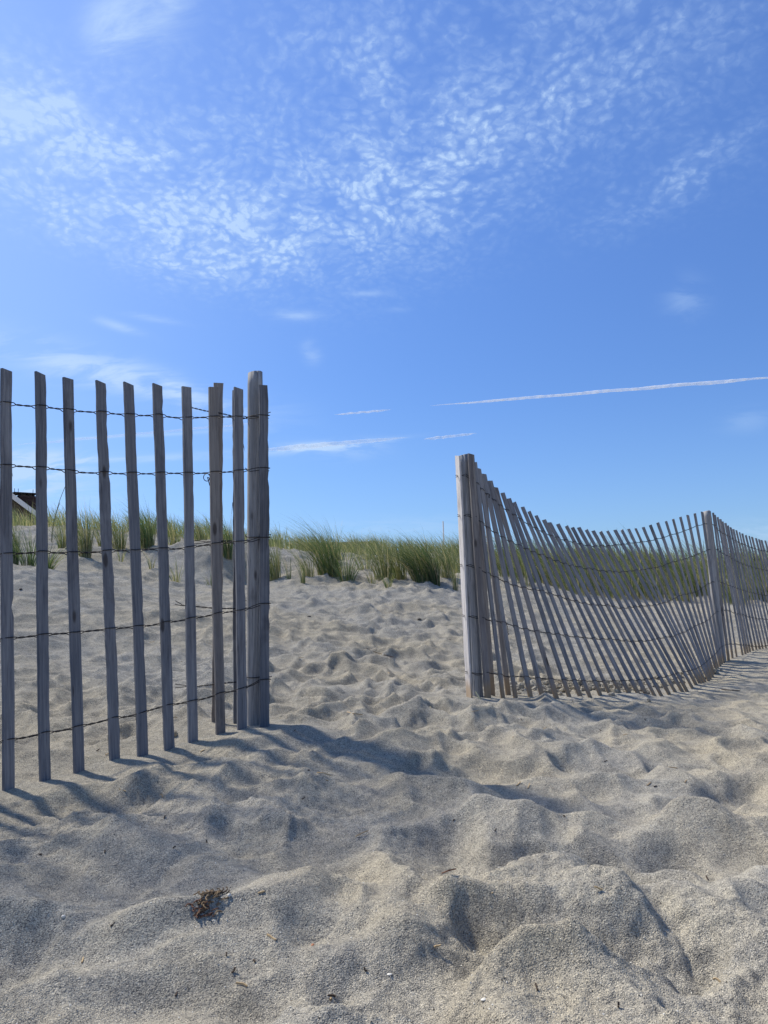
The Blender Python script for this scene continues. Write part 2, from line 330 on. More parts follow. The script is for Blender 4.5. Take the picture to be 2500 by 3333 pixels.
allb = [at(*b, d) for t, b, d in LEFT + [LEFT_END, R0]] + [at(*b, d) for b, d in zip(RB, RD)] + [at(*b, d) for b, d in zip(SB, SD)]
FEET = np.array([(q.x, q.y) for q in allb])
def relief(x, y):
    wx = x + 0.10 * fbm(x * 3.1, y * 3.1, 21, 2); wy = y + 0.10 * fbm(x * 3.1 + 50, y * 3.1, 31, 2)
    s1 = scallop(wx * 4.2, wy * 4.0, 3, 26.0)
    s2 = scallop(wx * 8.2 + 3, wy * 7.6, 17, 24.0)
    s3 = scallop(wx * 2.1 + 9, wy * 2.1, 29)
    amp = 0.75 + 0.5 * np.clip(fbm(x * .9, y * .9, 41, 2), -1, 1)
    # trampled path through the gap is rougher; the flanks behind the fences are smoother
    path = np.exp(-((x - 0.05) / 1.3) ** 2) * np.clip((y - 2.4) / 1.0, 0, 1)
    amp2 = 0.55 + 0.75 * path
    right = np.clip((x - 0.9) / 0.8, 0, 1) * np.clip((y - 2.9) / 0.5, 0, 1)
    amp = amp * (1 - 0.45 * right)
    near = np.clip((2.3 - y) / 0.8, 0, 1)
    zone = np.clip((x - .0) / .25, 0, 1) * np.clip((1.95 - y) / .25, 0, 1)
    lz = np.clip((.15 - x) / .35, 0, 1) * np.clip((2.15 - y) / .3, 0, 1)
    amp = amp * (1 - .45 * zone) * (1 - .5 * lz)
    amp2 = amp2 * (1 - .3 * lz)
    h = 0.115 * (s1 - 0.16) * amp + 0.080 * (s2 - 0.16) * amp2 + 0.012 * (scallop(wx * 13, wy * 13, 57) - .16) + 0.03 * (s3 - .16)
    h = h + 0.0045 * fbm(wx * 22, wy * 22, 77, 2)
    h = h + 0.022 * fbm(x * 1.7, y * 1.7, 51, 2) + 0.006 * fbm(x * 9, y * 9, 61, 2)
    crumb = np.clip(fbm(x * 1.3 + 4, y * 1.3, 71, 2) * 1.6 + 0.25 + 0.5 * np.exp(-((x + .5) ** 2 + (y - 2.1) ** 2) / .5), 0, 1)
    h = h + crumb * 0.0075 * fbm(x * 42, y * 42, 81, 3, 0.6) + 0.0011 * fbm(x * 75, y * 75, 91, 2)
    for fx, fy, rx, ry, dz in feat:
        m = (np.abs(x - fx) < rx * 2.6) & (np.abs(y - fy) < ry * 2.6)
        if not m.any(): continue
        u = (wx[m] - fx + .0) / rx; v = (wy[m] - fy) / ry; d2 = u * u + v * v
        dz = dz * (1.75 if fx > 0 else 1.1)
        g = np.exp(-d2 ** 1.5) if dz < 0 else np.exp(-d2)
        rim = 0.28 * np.exp(-((np.sqrt(d2) - 1.35) / .35) ** 2) if dz < 0 else 0
        h[m] += dz * g + abs(dz) * rim
    return h
def ground_h(x, y):
    x = np.asarray(x, float); y = np.asarray(y, float)
    b = base_h(x, y); rl = relief(x, y)
    r = np.hypot(x, y)
    rl = rl * np.clip((40 - r) / 20, 0, 1) * (1 - .22 * np.clip((y - 3.0) / 3.0, 0, 1))
    m = (y > 1.9) & (y < 8.3) & (np.abs(x) < 5)
    k = np.ones_like(x)
    if m.any():
        xm, ym = x[m], y[m]; dmin = np.full(xm.shape, 9.0)
        for fx, fy in FEET: dmin = np.minimum(dmin, (xm - fx) ** 2 + (ym - fy) ** 2)
        dmin = np.sqrt(dmin)
        k[m] = 0.15 + 0.85 * np.clip((dmin - .03) / .30, 0, 1)
        extra = -0.012 * np.exp(-(dmin / .035) ** 2)
        rl[m] += extra
    return b + rl * k
def gz(x, y): return float(ground_h(np.array([x]), np.array([y]))[0])
def on_ground(px, py):
    """where the sight line of a picture point meets the ground"""
    d = ray(px, py); ts = np.geomspace(0.6, 30, 500)
    xs = CAM.x + d.x * ts; ys = CAM.y + d.y * ts; zs = CAM.z + d.z * ts
    g = ground_h(xs, ys); i = np.argmax(zs < g)
    if i == 0: i = len(ts) - 1
    a, b = zs[i - 1] - g[i - 1], g[i] - zs[i]; t = ts[i - 1] + (ts[i] - ts[i - 1]) * a / max(a + b, 1e-9)
    q = CAM + d * t; return Vector((q.x, q.y, gz(q.x, q.y)))

# ------------------------------------------------------------------ materials
def sand_material():
    m, b, p = material('sand'); L = m.node_tree.links
    tc = b.new('ShaderNodeTexCoord'); g = b.new('ShaderNodeNewGeometry'); P = g.outputs['Position']
    v1 = b.new('ShaderNodeTexVoronoi', feature='F1'); L.new(P, v1.inputs['Vector']); v1.inputs['Scale'].default_value = 640
    v2 = b.new('ShaderNodeTexVoronoi', feature='F1'); L.new(P, v2.inputs['Vector']); v2.inputs['Scale'].default_value = 430
    hs = b.new('ShaderNodeSeparateColor'); L.new(v1.outputs['Color'], hs.inputs[0])
    hs2 = b.new('ShaderNodeSeparateColor'); L.new(v2.outputs['Color'], hs2.inputs[0])
    ramp = b.new('ShaderNodeValToRGB'); L.new(hs.outputs[0], ramp.inputs[0]); e = ramp.color_ramp.elements
    e[0].position = 0; e[0].color = (.085, .085, .09, 1); e[1].position = 1; e[1].color = (.62, .58, .50, 1)
    for pos, c in [(.10, (.14, .14, .138)), (.22, (.255, .25, .23)), (.60, (.355, .342, .305)), (.88, (.44, .418, .36)), (.97, (.52, .50, .45))]:
        x = e.new(pos); x.color = (*c, 1)
    ramp2 = b.new('ShaderNodeValToRGB'); L.new(hs2.outputs[1], ramp2.inputs[0]); e = ramp2.color_ramp.elements
    e[0].position = 0; e[0].color = (.55, .56, .58, 1); e[1].position = 1; e[1].color = (1.3, 1.28, 1.22, 1)
    x = e.new(.08); x.color = (.86, .86, .87, 1); x = e.new(.93); x.color = (1.08, 1.07, 1.05, 1)
    c = b.mix(0.7, ramp.outputs[0], ramp2.outputs[0], 'MULTIPLY')
    c = b.mix(1.0, c, (1.17, 1.14, 1.07), 'MULTIPLY')
    n1 = b.noise(P, 1.1, 4, .6); n2 = b.noise(P, 7.0, 4, .6); n3 = b.noise(P, 45.0, 3, .6)
    c = b.mix(b.rng(n1.outputs[0], .35, .65), c, b.mix(1.0, c, (1.10, 1.04, .92), 'MULTIPLY'))
    c = b.mix(b.rng(n2.outputs[0], .35, .7), c, b.mix(1.0, c, (.82, .83, .86), 'MULTIPLY'))
    c = b.mix(b.rng(n3.outputs[0], .35, .7), c, b.mix(1.0, c, (.82, .82, .83), 'MULTIPLY'))
    L.new(c, p.inputs['Base Color']); p.inputs['Roughness'].default_value = 0.9; p.inputs['Specular IOR Level'].default_value = 0.15
    p.inputs['Diffuse Roughness'].default_value = 0.6
    n4 = b.noise(P, 260.0, 3, .7)
    hgt = b.m('ADD', b.m('MULTIPLY', v2.outputs['Distance'], -0.9), b.m('ADD', b.m('MULTIPLY', n4.outputs[0], 1.6), b.m('MULTIPLY', n3.outputs[0], 3.0)))
    bp = b.new('ShaderNodeBump'); bp.inputs['Strength'].default_value = 0.9; bp.inputs['Distance'].default_value = 0.0022
    L.new(hgt, bp.inputs['Height']); L.new(bp.outputs[0], p.inputs['Normal'])
    return m
def wood_material(name, c1, c2, tan=True, knots=True, streak=1.0):
    m, b, p = material(name); L = m.node_tree.links
    tc = b.new('ShaderNodeTexCoord'); oi = b.new('ShaderNodeObjectInfo')
    off = b.new('ShaderNodeVectorMath', operation='MULTIPLY_ADD'); 
    cr = b.new('ShaderNodeCombineXYZ'); L.new(oi.outputs['Random'], cr.inputs[0]); L.new(oi.outputs['Random'], cr.inputs[2])
    L.new(cr.outputs[0], off.inputs[0]); off.inputs[1].default_value = (37, 0, 91); L.new(tc.outputs['Object'], off.inputs[2])
    mp = b.new('ShaderNodeMapping'); mp.inputs['Scale'].default_value = (1, 1, 0.035); L.new(off.outputs[0], mp.inputs[0])
    g1 = b.noise(mp.outputs[0], 260, 4, .65, .3); g2 = b.noise(mp.outputs[0], 70, 3, .6, 1.2)
    mp2 = b.new('ShaderNodeMapping'); mp2.inputs['Scale'].default_value = (1, 1, .3); L.new(off.outputs[0], mp2.inputs[0])
    g3 = b.noise(mp2.outputs[0], 14, 4, .65, .5)
    c = b.mix(b.rng(g2.outputs[0], .3, .7), c1, c2)
    c = b.mix(b.m('MULTIPLY', b.rng(g1.outputs[0], .5, .72), .75 * streak), c, b.mix(1.0, c, (.45, .45, .47), 'MULTIPLY'))
    c = b.mix(b.m('MULTIPLY', b.rng(g3.outputs[0], .52, .75), .7), c, b.mix(1.0, c, (.6, .58, .58), 'MULTIPLY'))
    c = b.mix(oi.outputs['Random'], b.mix(1.0, c, (.86, .88, .92), 'MULTIPLY'), b.mix(1.0, c, (1.20, 1.18, 1.17), 'MULTIPLY'))
    g5 = b.noise(mp2.outputs[0], 5.0, 5, .7, .8)
    c = b.mix(b.m('MULTIPLY', b.rng(g5.outputs[0], .54, .66), .55), c, b.mix(1.0, c, (.52, .50, .50), 'MULTIPLY'))
    kn = None
    if knots:
        mk = b.new('ShaderNodeMapping'); mk.inputs['Scale'].default_value = (12, 12, 4.2); L.new(off.outputs[0], mk.inputs[0])
        vk = b.new('ShaderNodeTexVoronoi', feature='F1'); L.new(mk.outputs[0], vk.inputs['Vector']); vk.inputs['Scale'].default_value = 1.0
        kn = b.rng(vk.outputs['Distance'], .13, .07)
        c = b.mix(b.m('MULTIPLY', kn, .75), c, (.035, .028, .025))
    if tan:
        sp = b.new('ShaderNodeSeparateXYZ'); L.new(tc.outputs['Object'], sp.inputs[0])
        z = b.m('ADD', sp.outputs[2], b.m('MULTIPLY', b.m('SUBTRACT', g3.outputs[0], .5), .12))
        f = b.m('MULTIPLY', b.rng(z, .23, .15), .8)
        c = b.mix(f, c, (.27, .19, .11))
    L.new(c, p.inputs['Base Color']); p.inputs['Roughness'].default_value = .85; p.inputs['Specular IOR Level'].default_value = .12
    h = b.m('ADD', b.m('MULTIPLY', g1.outputs[0], -1.0), b.m('MULTIPLY', g2.outputs[0], .6))
    bp = b.new('ShaderNodeBump'); bp.inputs['Strength'].default_value = .8; bp.inputs['Distance'].default_value = .0015
    L.new(h, bp.inputs['Height']); L.new(bp.outputs[0], p.inputs['Normal'])
    return m
SAND = sand_material()
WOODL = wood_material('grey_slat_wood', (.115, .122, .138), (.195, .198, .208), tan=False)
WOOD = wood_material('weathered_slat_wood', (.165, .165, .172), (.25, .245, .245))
WOODB = wood_material('sunlit_slat_wood', (.46, .43, .40), (.62, .58, .54), knots=False)  # paler slat wood, strong sun on the end slat put into its colour
WOODT = wood_material('weathered_slat_wood_warm', (.17, .158, .155), (.26, .24, .22))
WOODW = wood_material('brownish_slat_wood', (.17, .155, .145), (.26, .235, .21), tan=False)
POSTW = wood_material('weathered_post_wood', (.20, .20, .20), (.34, .33, .315), tan=False, streak=1.3)
WIRE = plain('rusty_wire', (.022, .020, .022), .6, .4, .3, 200)

# ------------------------------------------------------------------ the ground sheet
def build_sand():
    fine_a = np.radians(np.linspace(-37, 37, 400)); 
    outer_r = np.radians(np.concatenate([np.linspace(37.6, 60, 30), np.linspace(62, 180, 40)]))
    ang = np.concatenate([-outer_r[::-1], fine_a, outer_r])
    rr = np.concatenate([np.geomspace(.05, .62, 24), np.geomspace(.63, 16, 1010), np.geomspace(16.6, 70, 60), np.geomspace(75, 2500, 30)])
    Rg, Ag = np.meshgrid(rr, ang, indexing='ij')
    x = (Rg * np.sin(Ag)).ravel(); y = (Rg * np.cos(Ag)).ravel()
    z = ground_h(x, y)
    far = np.hypot(x, y) > 300; z[far] = np.where(far[far], np.minimum(z[far], 0.0), z[far])
    nr, na = len(rr), len(ang)
    idx = np.arange(nr * na).reshape(nr, na)
    q = np.stack([idx[:-1, :-1], idx[:-1, 1:], idx[1:, 1:], idx[1:, :-1]], -1).reshape(-1, 4)
    co = np.stack([x, y, z], 1)
    me = bpy.data.meshes.new('sand')
    me.vertices.add(len(co)); me.vertices.foreach_set('co', co.ravel().astype(np.float32))
    me.loops.add(q.size); me.loops.foreach_set('vertex_index', q[:, ::-1].ravel().astype(np.int32))
    me.polygons.add(len(q)); me.polygons.foreach_set('loop_start', np.arange(0, q.size, 4, dtype=np.int32)); me.polygons.foreach_set('loop_total', np.full(len(q), 4, np.int32))
    me.update(calc_edges=True); me.validate(); me.shade_smooth(); me.materials.append(SAND)
    o = bpy.data.objects.new('sand', me); COL.objects.link(o)
    return tag(o, kind='structure')
build_sand()

# ------------------------------------------------------------------ fences
def place(o, parent, origin, zdir, xdir):
    z = zdir.normalized(); x = (xdir - z * xdir.dot(z)).normalized(); y = z.cross(x)
    Mx = Matrix((x, y, z)).transposed().to_4x4(); Mx.translation = origin - parent.location
    o.parent = parent; o.matrix_basis = Mx
def slat_mesh(length, w, t, seed, bow=0.0, bite=0.0):
    r = random.Random(seed); nseg = 30
    vs, fs = [], []
    ph = [r.uniform(0, 6.28) for _ in range(6)]
    tw = r.uniform(-.05, .05)
    cut = r.uniform(-.25, .1)
    rough = r.choice((.8, 1, 1.4, 2.4)); nseg = 44
    for i in range(nseg + 1):
        s = i / nseg; z = s * length
        cx = bow * math.sin(math.pi * s) + .0011 * math.sin(5 * s + ph[0]) + .0005 * math.sin(23 * s + ph[1])
        cy = .0015 * math.sin(4 * s + ph[2])
        wl = w / 2 * (1 + .03 * math.sin(7 * s + ph[3])) + rough * r.uniform(-.0005, .0005); wr = w / 2 * (1 + .03 * math.sin(9 * s + ph[4])) + rough * r.uniform(-.0007, .0006)
        if r.random() < .05 * rough: wr -= r.uniform(.001, .003)
        if bite: wr -= .0075 * math.exp(-((z - bite) / .014) ** 2)
        a = tw * (s - .5); ca, sa = math.cos(a), math.sin(a)
        bev = .0008
        ring = [(-wl, -t / 2 + bev), (-wl + bev, -t / 2), (wr - bev, -t / 2), (wr, -t / 2 + bev), (wr, t / 2 - bev), (wr - bev, t / 2), (-wl + bev, t / 2), (-wl, t / 2 - bev)]
        for (x, y) in ring:
            zz_ = z + (cut * x if i == nseg else 0)
            vs.append((cx + x * ca - y * sa, cy + x * sa + y * ca, zz_))
    for i in range(nseg):
        for k in range(8):
            a, b = i * 8 + k, i * 8 + (k + 1) % 8
            fs.append((a, b, b + 8, a + 8))
    fs.append(tuple(range(7, -1, -1))); fs.append(tuple(range(nseg * 8, nseg * 8 + 8)))
    # splinters standing off the sawn edges
    for _ in range(r.choice((0, 1, 1, 2, 3))):
        z0 = r.uniform(.35, .95) * length; sgn = r.choice((1, 1, -1)); L = r.uniform(.015, .05); n0 = len(vs)
        x0 = sgn * w / 2
        vs += [(x0 - sgn * .002, -.001, z0), (x0 - sgn * .002, .001, z0 - .003), (x0 + sgn * .0005, 0, z0 + .001), (x0 + sgn * r.uniform(.003, .008), r.uniform(-.004, .004), z0 - L)]
        fs += [(n0, n0 + 1, n0 + 3), (n0 + 1, n0 + 2, n0 + 3), (n0 + 2, n0, n0 + 3)]
    return vs, fs
def add_slat(parent, top, bot, w, t, seed, tangent, mat, bury=.16, bow=0.0, bite=0.0):
    axis = (top - bot); L = axis.length; a = axis.normalized()
    o0 = bot - a * bury
    vs, fs = slat_mesh(L + bury, w, t, seed, bow, bite)
    o = mesh_obj('slat', vs, fs, mat)
    place(o, parent, o0, a, Vector(tangent))
    return o
def add_post(parent, top, bot, rad, seed, mat, label=None, taper=.93, crack_az=-1.35, bury=.35):
    r = random.Random(seed); axis = top - bot; a = axis.normalized(); L = axis.length + bury
    ns, nz = 40, 34; vs, fs = [], []
    ph = [r.uniform(0, 6.28) for _ in range(5)]
    for i in range(nz + 1):
        s = i / nz; rd = rad * (1 + (taper - 1) * s)
        for k in range(ns):
            th = 2 * math.pi * k / ns
            rr_ = rd * (1 + .02 * math.sin(2 * th + ph[0] + s) + .012 * math.sin(5 * th + ph[1] + 3 * s) + .006 * math.sin(11 * s + 3 * th + ph[2])) + r.uniform(-.0004, .0004)
            d = (th - (crack_az + .25 * math.sin(3.5 * s + ph[3])) + math.pi) % (2 * math.pi) - math.pi
            rr_ -= rd * .22 * math.exp(-(d / .09) ** 2) * (.5 + .5 * math.sin(min(1, s * 1.4) * math.pi * .5))
            if i == nz: rr_ *= .96
            vs.append((rr_ * math.cos(th), rr_ * math.sin(th), s * L + (.004 * math.cos(th) if i == nz else 0)))
    for i in range(nz):
        for k in range(ns):
            b_, c_ = i * ns + k, i * ns + (k + 1) % ns
            fs.append((b_, c_, c_ + ns, b_ + ns))
    vs.append((0, 0, L + .003)); c = len(vs) - 1
    for k in range(ns): fs.append((nz * ns + k, nz * ns + (k + 1) % ns, c))
    o = mesh_obj('post', vs, fs, mat, smooth=False)
    me = o.data
    for p_ in me.polygons: p_.use_smooth = len(p_.vertices) == 4
    place(o, parent, bot - a * bury, a, Vector((1, 0, 0)))
    if label: o['label'] = label
    return o
def tube(paths, rad, ns=5):
    """several thin wires swept along point lists -> verts, faces"""
    vs, fs = [], []
    for pts in paths:
        n0 = len(vs); prev = None; m_ = len(pts)
        for i, p_ in enumerate(pts):
            t = (pts[min(i + 1, m_ - 1)] - pts[max(i - 1, 0)]).normalized()
            if prev is None: prev = t.orthogonal().normalized()
            nrm = (prev - t * prev.dot(t)); nrm = nrm.normalized() if nrm.length > 1e-6 else t.orthogonal().normalized()
            prev = nrm; bn = t.cross(nrm)
            for k in range(ns):
                a = 2 * math.pi * k / ns; vs.append(tuple(p_ + (nrm * math.cos(a) + bn * math.sin(a)) * rad))
        for i in range(m_ - 1):
            for k in range(ns):
                a, b = n0 + i * ns + k, n0 + i * ns + (k + 1) % ns
                fs.append((a, b, b + ns, a + ns))
        fs.append(tuple(n0 + k for k in range(ns))[::-1]); fs.append(tuple(n0 + (m_ - 1) * ns + k for k in range(ns)))
    return vs, fs
def twisted(knots, normals, half, rad, seed, turns_per_m=38, step=.004):
    """two strands running through knot points; one passes in front of and one behind each slat"""
    r = random.Random(seed); A_, B_ = [], []
    ph = r.uniform(0, 6.28)
    for i in range(len(knots) - 1):
        p, q = knots[i], knots[i + 1]; n0, n1 = normals[i], normals[i + 1]; L = (q - p).length; m_ = max(6, int(L / step)); T = (q - p).normalized()
        hp, hq = half[i], half[i + 1]; sag = r.uniform(-.002, .003)
        sg = 1 if (i + seed) % 2 else 1
        for j in range(m_ + (1 if i == len(knots) - 2 else 0)):
            s = j / m_; c = p.lerp(q, s); nn = n0.lerp(n1, s).normalized(); u_ = T.cross(nn).normalized()
            c = c - Vector((0, 0, 1)) * sag * math.sin(math.pi * s)
            # distance from each slat decides whether the strands are parted or twisted
            w0 = max(0.0, 1 - s * L / max(hp[0], 1e-4)) if hp[0] > 0 else 0; w1 = max(0.0, 1 - (1 - s) * L / max(hq[0], 1e-4)) if hq[0] > 0 else 0
            w = min(1, 2.2 * max(w0, w1)); th = (hp[1] if w0 > w1 else hq[1])
            turn = max(1, round(L * turns_per_m / 2)) * 2 * math.pi / 2 * 2
            a = ph * 0 + math.pi / 2 + turn * s
            off = (nn * math.sin(a) + u_ * math.cos(a)) * rad * 1.05
            front = nn * (th / 2 + rad) + Vector((0, 0, .0035))
            back = -nn * (th / 2 + rad) - Vector((0, 0, .0045))
            A_.append(c + off * (1 - w) + front * w); B_.append(c - off * (1 - w) + back * w)
    return A_, B_
def cross_slat(top_px, bot_px, wire):
    """fraction up a slat at which a measured wire polyline crosses it"""
    (x1, y1), (x2, y2) = bot_px, top_px
    best = None
    for (a, b), (c, d) in zip(wire[:-1], wire[1:]):
        den = (x2 - x1) * (d - b) - (y2 - y1) * (c - a)
        if abs(den) < 1e-9: continue
        t = ((a - x1) * (d - b) - (b - y1) * (c - a)) / den
        s = ((a - x1) * (y2 - y1) - (b - y1) * (x2 - x1)) / den
        if -0.02 <= s <= 1.02 and -.2 < t < 1.2: return t
        e = min(abs(s), abs(s - 1))
        if best is None or e < best[0]: best = (e, t)
    return best[1]
def slat_frame(tangent, top, bot):
    a = (top - bot).normalized(); x = (tangent - a * tangent.dot(a)).normalized(); nrm = a.cross(x)
    if nrm.dot(CAM - bot) < 0: nrm = -nrm
    return nrm

WR = .0015
# --- left fence
lp = at(*LPOST[1], LPOST[2])
LEXT = True
LF = empty('sand_fence', Vector((lp.x, lp.y, gz(lp.x, lp.y))))
tag(LF, 'sand fence left of the gap, widely spaced upright slats ending at a post', 'fence', 'slat and wire sand fences either side of the path')
Ls = [(at(*t, d), at(*b, d)) for t, b, d in LEFT]
SW, ST_ = .0355, .0098
tanL = []
for i in range(len(Ls)):
    a, b = Ls[max(i - 1, 0)][1], Ls[min(i + 1, len(Ls) - 1)][1]; t = b - a; t.z = 0; tanL.append(Matrix.Rotation(math.radians(13 - 1.2 * i), 3, 'Z') @ t.normalized())
nlab = {0: 'slat at the left edge with a bite out of its side', 3: 'slat with a rough dark top and bark edge', 6: 'slat with splinters hanging from its right edge', 7: 'slat with a second slat just behind it'}
for i, (t, b) in enumerate(Ls):
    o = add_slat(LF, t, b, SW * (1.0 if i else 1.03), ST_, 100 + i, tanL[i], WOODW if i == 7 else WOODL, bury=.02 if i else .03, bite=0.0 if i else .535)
    if i in nlab: o['label'] = nlab[i]
for k in range(1, 20):
    x_ = Ls[0][1].x - .083 * k * (1 + .02 * math.sin(k * 2.3)); y_ = Ls[0][1].y - .055 * k; z_ = gz(x_, y_) + .01
    b_ = Vector((x_, y_, z_)); t_ = b_ + Vector((-.01 + .01 * math.sin(k), .005, 1.2 + .02 * math.sin(k * 1.7)))
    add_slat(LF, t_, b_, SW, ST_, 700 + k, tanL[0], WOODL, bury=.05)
te, be = at(*LEFT_END[0], LEFT_END[2]), at(*LEFT_END[1], LEFT_END[2])
o = add_slat(LF, te, be, SW * .92, ST_, 150, Vector((.93, .37, 0)), WOODL, bury=.05); o['label'] = 'last slat of the fence tied against the post'
for j, (t, b, d) in enumerate(LEFT_BACK):
    o = add_slat(LF, at(*t, d), at(*b, d), SW, ST_, 160 + j, Vector((.9, .35, 0)), WOODW if j == 0 else WOODL, bury=.10, bow=.002); o['label'] = 'slat of the folded back end, behind the front row'
add_post(LF, at(*LPOST[0], LPOST[2]), lp, .0305, 5, POSTW, 'round post with a long drying crack', crack_az=-1.15)
for k, w in enumerate(LWIRES):
    poly = [f(*p_) for f, p_ in w]
    kn, nr_, hf = [], [], []
    # run on beyond the left edge of the picture
    for i, (t, b) in enumerate(Ls):
        f = cross_slat(LEFT[i][0], LEFT[i][1], poly); kn.append(b.lerp(t, f)); nr_.append(slat_frame(tanL[i], t, b)); hf.append((SW * .5 + .014, ST_))
    first = kn[0] + (kn[0] - kn[1]) * 8; kn.insert(0, first); nr_.insert(0, nr_[0]); hf.insert(0, (SW * .5 + .014, ST_))
    f = cross_slat(LEFT_END[0], LEFT_END[1], poly); e = be.lerp(te, f)
    te_ = Vector((.93, .37, 0)).normalized(); ne_ = slat_frame(te_, te, be)
    for q_ in (-.021, .021): kn.append(e + te_ * q_); nr_.append(ne_); hf.append((.045, ST_ + .001))
    A_, B_ = twisted(kn, nr_, hf, WR, k + 1)
    # wrap round the post and come back as the short folded end
    pc = lp.lerp(at(*LPOST[0], LPOST[2]), 0); ptop = at(*LPOST[0], LPOST[2]); ax = (ptop - lp).normalized()
    hz_ = (e - lp).dot(ax); cen = lp + ax * hz_
    loop = []
    for s in np.linspace(0, 1, 26):
        a = math.radians(-50 + 230 * s); rad_ = .036 + (.012 if a < .6 else 0) * (1 - s)
        loop.append(cen + Vector((math.cos(a), math.sin(a), 0)) * rad_ + Vector((0, 0, .016 * s)))
    strap = [cen + Vector((math.cos(math.radians(a)) * .0335, math.sin(math.radians(a)) * .0335, .012 + .005 * math.sin(math.radians(a)))) for a in range(-190, 20, 8)] + [e + Vector((.020, -.006, .012)), e + Vector((.026, -.004, .014))]
    paths = [[p_ - LF.location for p_ in A_] + [p_ - LF.location for p_ in loop], [p_ - LF.location for p_ in B_], ]
    if k in (0, 2, 4): paths.append([p_ - LF.location for p_ in strap])
    vs, fs = tube(paths, WR)
    mesh_obj('wire', vs, fs, WIRE, LF, smooth=True)
# curled loose end knot on second wire and folded back wires
BACKW = [[a1_(1110, 318), a1_(1147, 325), a1_(1230, 345), a1_(1310, 357), a1_(1400, 378), a1_(1490, 392)], [a1_(1150, 1135), a1_(1240, 1132), a1_(1310, 1128), a1_(1430, 1125), a1_(1500, 1122)],
         [a2_(1050, 205), a2_(1095, 222), a2_(1150, 226), a2_(1290, 240), a2_(1410, 242), a2_(1500, 236)], [a2_(1050, 706), a2_(1120, 706), a2_(1180, 709), a2_(1290, 695), a2_(1415, 682), a2_(1500, 668)]]
for k, w in enumerate(BACKW):
    pts = [at(*q, 2.84 + .02 * math.sin(i)) for i, q in enumerate(w)]
    dense = []
    for p_, q_ in zip(pts[:-1], pts[1:]):
        for s in np.linspace(0, 1, 14, endpoint=False): dense.append(p_.lerp(q_, s))
    A_, B_ = [], []
    for i, p_ in enumerate(dense):
        spread = 1 + 3.5 * max(0, 1 - i / 16)
        o_ = Vector((0, math.cos(i * .75), math.sin(i * .75))) * WR * 1.1 if i > 12 else Vector((0, 0, 1)) * WR * spread * (1 if k != 0 else 1.2)
        A_.append(p_ + o_ - LF.location); B_.append(p_ - o_ - LF.location)
    vs, fs = tube([A_, B_], WR * .9); o = mesh_obj('wire', vs, fs, WIRE, LF, smooth=True); o['label'] = 'short wire end folded back round the post'
kx = at(*a1_(1240, 735), 2.68)
kp = [kx + Vector((.010 * math.cos(a), -.004, .010 * math.sin(a) - .002 * a)) - LF.location for a in np.linspace(0, 7.5, 26)] + [kx + Vector((.012, -.006, -.036)) - LF.location]
vs, fs = tube([kp], WR); o = mesh_obj('wire_knot', vs, fs, WIRE, LF, smooth=True)

# --- right fence
p1b = at(*P1[1], P1[2])
RF = empty('sand_fence', Vector((p1b.x, p1b.y, gz(p1b.x, p1b.y))))
tag(RF, 'sagging sand fence on the right of the gap, closely spaced leaning slats', 'fence', 'slat and wire sand fences either side of the path')
RT_, ST2 = [], []
Rs = [(at(*t, d), at(*b, d)) for t, b, d in zip(RT, RB, RD)] + [(at(*t, d), at(*b, d)) for t, b, d in zip(ST, SB, SD)]
RPX = list(zip(RT, RB)) + list(zip(ST, SB))
tanR = []
for i in range(len(Rs)):
    a = (Rs[max(i - 2, 0)][0] + Rs[max(i - 2, 0)][1]) / 2; b = (Rs[min(i + 2, len(Rs) - 1)][0] + Rs[min(i + 2, len(Rs) - 1)][1]) / 2; t = b - a; t.z = 0; tanR.append(t.normalized())
RW, RTh = .0355, .0085
for i, (t, b) in enumerate(Rs):
    tn = tanR[i]
    if i == 0: tn = Vector((.86, .5, 0))
    jit = Matrix.Rotation(math.radians(random.uniform(-7, 7)), 3, 'Z')
    o = add_slat(RF, t, b, RW, RTh, 300 + i, jit @ tn, WOOD if (i * 7) % 5 else WOODT, bury=.12, bow=random.uniform(-.006, .006))
t, b = at(*R0[0], R0[2]), at(*R0[1], R0[2])
o = add_slat(RF, t, b, .052, .0085, 290, Vector((.31, -.95, 0)), WOODB, bury=.12); o['label'] = 'sunlit end slat turned to the side against the post'
for j, (tt, bb, d) in enumerate(R_BACK):
    o = add_slat(RF, at(*tt, d), at(*bb, d), RW, RTh, 295 + j, Vector((.8, .6, 0)), WOODT, bury=.1); o['label'] = 'brownish slat standing behind the front row'
add_post(RF, at(*P1[0], P1[2]), p1b, .030, 8, POSTW, 'round post at the start of the fence', taper=.95, crack_az=-2.2)
add_post(RF, at(*P2[0], P2[2]), at(*P2[1], P2[2]), .033, 9, POSTW, 'round post where the fence turns the corner', taper=.9, crack_az=-1.2)
